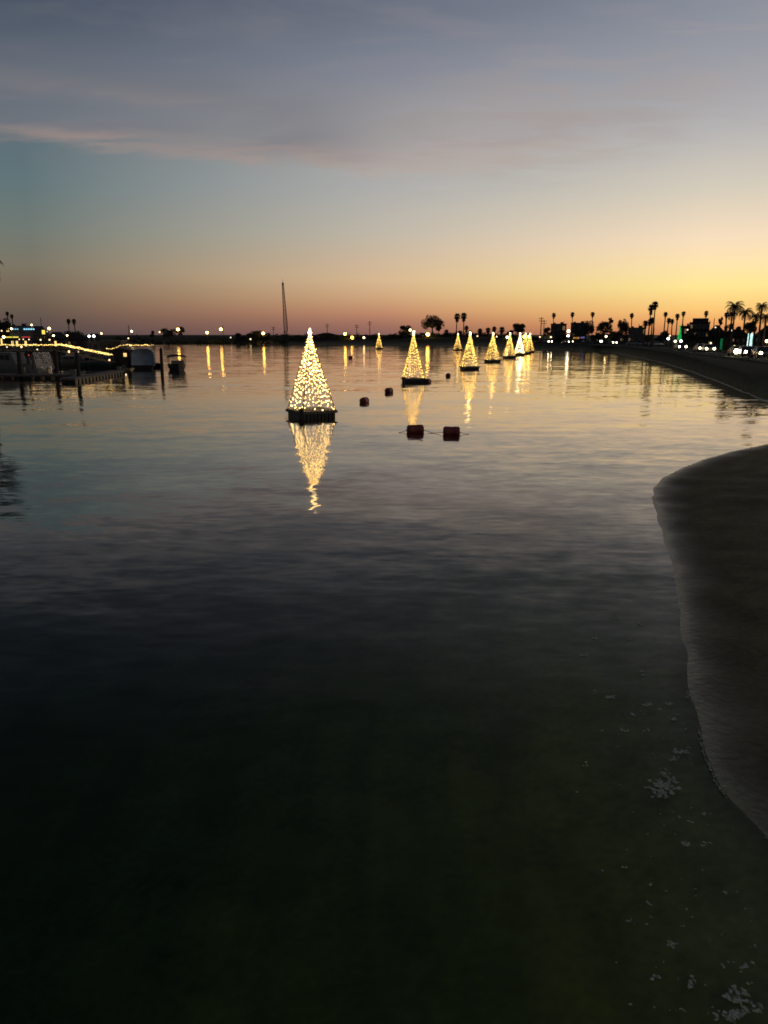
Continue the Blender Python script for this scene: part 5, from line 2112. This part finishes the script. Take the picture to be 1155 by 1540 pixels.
# icicle light curtain on a frame
p0, p1 = on_level(47, 563), on_level(81, 562)
c = (p0 + p1) / 2
W = (p1 - p0).length
t = thing('icicle_curtain', 'slanting curtain of dim icicle lights hanging above the main dock', 'light display', (c.x, c.y + .4, .52))
b = MB()
for xx in (-W / 2, W / 2):
    b.tube([(xx, 0, 0), (xx * .86, 0, 2.3)], .04, 6)
b.tube([(-W / 2 * .86, 0, 2.3), (W / 2 * .86, 0, 2.3)], .04, 6)
b.build('frame', M['steel_dark'], t)
for k in range(13):
    b = MB()
    f = (k + .5) / 13
    x0_ = -W / 2 * .86 + W * .86 * f * .9
    A_ = Vector((x0_, -.03, 2.28))
    B_ = Vector((x0_ + .35 + .25 * f, -.05, .15 + .2 * math.sin(k)))
    b.tube([A_, B_], .006, 3, mi=0)
    for q in range(16):
        b.octa(A_.lerp(B_, (q + .5) / 16) + Vector((rnd.uniform(-.05, .05), 0, rnd.uniform(-.04, .04))), .036, mi=1)
    b.build('light_string', [M['wire'], G['icicle']], t)

# dock boxes
DB = 'storage boxes on the docks'
for px, py, Yd, s_, lab in [(110.5, 566, 89.2, .75, 'white dock box at the near corner of the finger dock'),
                            (179, 556, 100.6, .6, 'white dock box at the right end of the finger dock'),
                            (34, 560, 95, .7, 'pale dock box beside the thick pile on the main dock')]:
    p = at(px, py, Yd)
    t = thing('dock_box', lab, 'box', (p.x, Yd, .53), R(8), DB)
    b = MB()
    b.box((0, 0, s_ * .32), (s_ * .8, s_ * .5, s_ * .64), taper=1.06)
    b.build('bin', M['hull_white'], t)
    b = MB()
    b.prism([(-s_ * .46, s_ * .645), (s_ * .46, s_ * .645), (s_ * .40, s_ * .76), (-s_ * .40, s_ * .76)], -s_ * .31, s_ * .31)
    b.build('lid', M['hull_white'], t)

# small lanterns on dock structures
LD = 'small lanterns on the docks'
for px, py, Yd, rp_, lab, m_ in [(189.5, 563, 99.5, 1.1, 'tiny lantern at the right tip of the finger dock', 'lamp_dim'),
                                 (164.5, 541.5, 108, 1.4, 'tiny white lantern at the foot of the gangway', 'lamp_soft'),
                                 (104, 528.8, 116, 1.8, 'white lantern under the gangway', 'lamp_soft'),
                                 (118, 529, 115, 1.0, 'tiny pink lantern under the gangway', 'lamp_dim'),
                                 (32, 521.5, 121, 1.8, 'oval lantern under the pier rail', 'lamp_soft'),
                                 (10.5, 521.8, 121, 1.1, 'tiny lantern under the pier at the left edge', 'lamp_dim'),
                                 (56, 525.5, 121, 1.1, 'tiny lantern below the pier rail by its piles', 'lamp_dim'),
                                 (35, 534, 110, 1.0, 'left one of the tiny red lanterns behind the motorboat', 'neon_red'),
                                 (43, 534, 110, 1.0, 'right one of the tiny red lanterns behind the motorboat', 'neon_red')]:
    p = at(px, py, Yd)
    t = thing('dock_lantern', lab, 'lantern', (p.x, Yd, .5 if p.z > .6 else 0), group=LD)
    zb = t.location.z
    b = MB()
    b.tube([(0, 0.03, -.3), (0, 0.03, p.z - zb)], .035, 5)
    b.build('post', M['steel_dark'], t)
    b = MB()
    b.ball((0, 0, p.z - zb), metre(rp_, Yd), 8, 5)
    b.build('lamp_globe', G[m_], t)

# ------------------------------------------------------------------ foam
foam_m, nt, out = new_mat('sea foam')
N, L = nt.nodes, nt.links
df = N.new('ShaderNodeBsdfDiffuse')
tcx = N.new('ShaderNodeNewGeometry')
nz = N.new('ShaderNodeTexNoise')
nz.inputs['Scale'].default_value = 26
nz.inputs['Detail'].default_value = 5
L.new(tcx.outputs['Position'], nz.inputs['Vector'])
vo = N.new('ShaderNodeTexVoronoi')
vo.inputs['Scale'].default_value = 38
L.new(tcx.outputs['Position'], vo.inputs['Vector'])
rpn = N.new('ShaderNodeValToRGB')
rpn.color_ramp.elements[0].position = .35
rpn.color_ramp.elements[1].position = .6
rpn.color_ramp.elements[0].color = (.42, .43, .30, 1)
rpn.color_ramp.elements[1].color = (.75, .76, .56, 1)
L.new(nz.outputs['Fac'], rpn.inputs['Fac'])
L.new(rpn.outputs['Color'], df.inputs['Color'])
ft = N.new('ShaderNodeBsdfTransparent')
mm_ = N.new('ShaderNodeMath')
mm_.operation = 'MULTIPLY_ADD'
L.new(vo.outputs['Distance'], mm_.inputs[0])
mm_.inputs[1].default_value = 0.35
L.new(nz.outputs['Fac'], mm_.inputs[2])
fa = N.new('ShaderNodeMapRange')
fa.inputs['From Min'].default_value = 0.58
fa.inputs['From Max'].default_value = 0.78
fa.inputs['To Min'].default_value = 0.05
fa.inputs['To Max'].default_value = 0.85
L.new(mm_.outputs[0], fa.inputs['Value'])
fm = N.new('ShaderNodeMixShader')
L.new(fa.outputs['Result'], fm.inputs['Fac'])
L.new(df.outputs[0], fm.inputs[1])
L.new(ft.outputs[0], fm.inputs[2])
L.new(fm.outputs[0], out.inputs['Surface'])
foam = MB()
rnd = random.Random(12)
zc = [0.006]


def blob(cx, cy, rx, ry, jag=.35, n=14):
    ph = [rnd.uniform(0, 6.28) for _ in range(4)]
    zc[0] += 0.00002
    vs = []
    for k in range(n):
        a = 2 * PI * k / n
        r = 1 + jag * (math.sin(2 * a + ph[0]) * .5 + math.sin(3 * a + ph[1]) * .45 + math.sin(5 * a + ph[2]) * .35)
        vs.append((cx + rx * r * math.cos(a), cy + ry * r * math.sin(a), zc[0]))
    vs.append((cx, cy, zc[0]))
    foam.add(vs, [(k, (k + 1) % n, n) for k in range(n)])


def patch(px, py, w, h, cnt):
    for _ in range(cnt * 2):
        q = on_level(px + rnd.gauss(0, w * .27), py + rnd.gauss(0, h * .27))
        dist = math.hypot(q.y, CAM_H)
        s_ = w / (cnt ** .55) * .27 * dist / F * rnd.uniform(.6, 1.3)
        blob(q.x, q.y, s_, s_ * rnd.uniform(.8, 1.7), .42)


for a in [(1000, 1172, 34, 26, 9), (996, 1187, 52, 20, 12), (1022, 1130, 26, 9, 5), (1016, 1141, 14, 6, 3), (975, 1061, 18, 8, 5), (1004, 1059, 14, 4, 3), (990, 1066, 8, 3, 2),
          (950, 1074, 16, 7, 4), (973, 1099, 12, 6, 4), (938, 1100, 14, 5, 3), (921, 1049, 18, 5, 4), (880, 987, 15, 7, 3), (927, 931, 16, 6, 4), (966, 1013, 11, 9, 3), (949, 962, 9, 4, 2),
          (880, 1151, 9, 7, 2), (1062, 1269, 11, 8, 3), (1035, 1270, 15, 7, 3), (974, 1360, 11, 8, 3), (945, 1385, 8, 5, 2), (940, 1305, 8, 5, 2), (977, 1332, 7, 4, 1),
          (1010, 1420, 15, 10, 4), (984, 1470, 13, 9, 3), (1037, 1478, 20, 18, 6), (1120, 1453, 19, 12, 5), (1112, 1500, 40, 26, 10), (1100, 1528, 44, 18, 9), (1135, 1520, 24, 14, 5), (1028, 1520, 9, 6, 2),
          (1035, 1236, 10, 4, 2), (1040, 1216, 8, 3, 2), (1062, 1225, 12, 5, 4), (905, 1100, 6, 3, 1), (928, 1125, 7, 7, 2), (896, 1042, 6, 3, 1), (1087, 1455, 7, 6, 1), (1126, 1480, 8, 6, 2), (1132, 1425, 8, 5, 2),
          (962, 938, 9, 5, 2), (895, 960, 10, 3, 2), (1012, 1083, 12, 4, 3), (1018, 1076, 8, 4, 2), (964, 941, 8, 6, 2), (1090, 1345, 7, 4, 1), (990, 1199, 12, 4, 2)]:
    patch(*a)
for _ in range(110):
    px = rnd.gauss(985, 55)
    py = rnd.uniform(900, 1530)
    patch(px + (py - 1100) * .12, py, rnd.uniform(2, 5), rnd.uniform(1.5, 3), 1)


def foam_line(pts_px, wpx, dens=1.0):
    P = [on_level(*p) for p in pts_px]
    for i in range(len(P) - 1):
        n = max(2, int((P[i + 1] - P[i]).length / .045 * dens))
        for k in range(n):
            if rnd.random() < .12:
                continue
            q = P[i].lerp(P[i + 1], (k + rnd.random()) / n)
            s_ = wpx * q.length / F * rnd.uniform(.3, 1.0)
            tdir = (P[i + 1] - P[i]).normalized()
            off_ = rnd.gauss(0, s_ * .5)
            blob(q.x - tdir.y * off_, q.y + tdir.x * off_, s_ * .6, s_ * .9, .4, 9)


def wash(px_pts, offs, wpx, keep):
    P = [on_level(*q) for q in px_pts]
    for a_, b_ in zip(P[:-1], P[1:]):
        d_ = b_ - a_
        n_ = Vector((-d_.y, d_.x, 0)).normalized()
        cnt = max(2, int(d_.length / .035))
        ts = np.linspace(-0.8, 0.8, 81)
        for k in range(cnt):
            c_ = a_.lerp(b_, k / cnt)
            gate = vnoise(np.array([c_.x * 1.1]), np.array([c_.y * 1.4]))[0]
            if gate < keep:
                continue
            pts_ = np.stack([c_.x + n_.x * ts, c_.y + n_.y * ts], 1)
            zz, dd = height(pts_)
            ii = int(np.argmin(np.abs(dd - offs)))
            s_ = wpx * c_.length / F * rnd.uniform(.35, 1.0) * min(1, (gate - keep) * 2.5 + .25)
            blob(pts_[ii, 0] + rnd.gauss(0, s_ * .3), pts_[ii, 1] + rnd.gauss(0, s_ * .3), s_ * .55, s_ * .95, .35, 9)


edge = near_px[:9]
wash(edge, 0.03, 4.2, -0.45)
wash(edge[:10], 0.22, 2.2, 0.15)
tag(foam.build('sea_foam', foam_m), 'scattered pale foam flecks drifting on the dark water by the near sand', 'foam', kind='stuff')
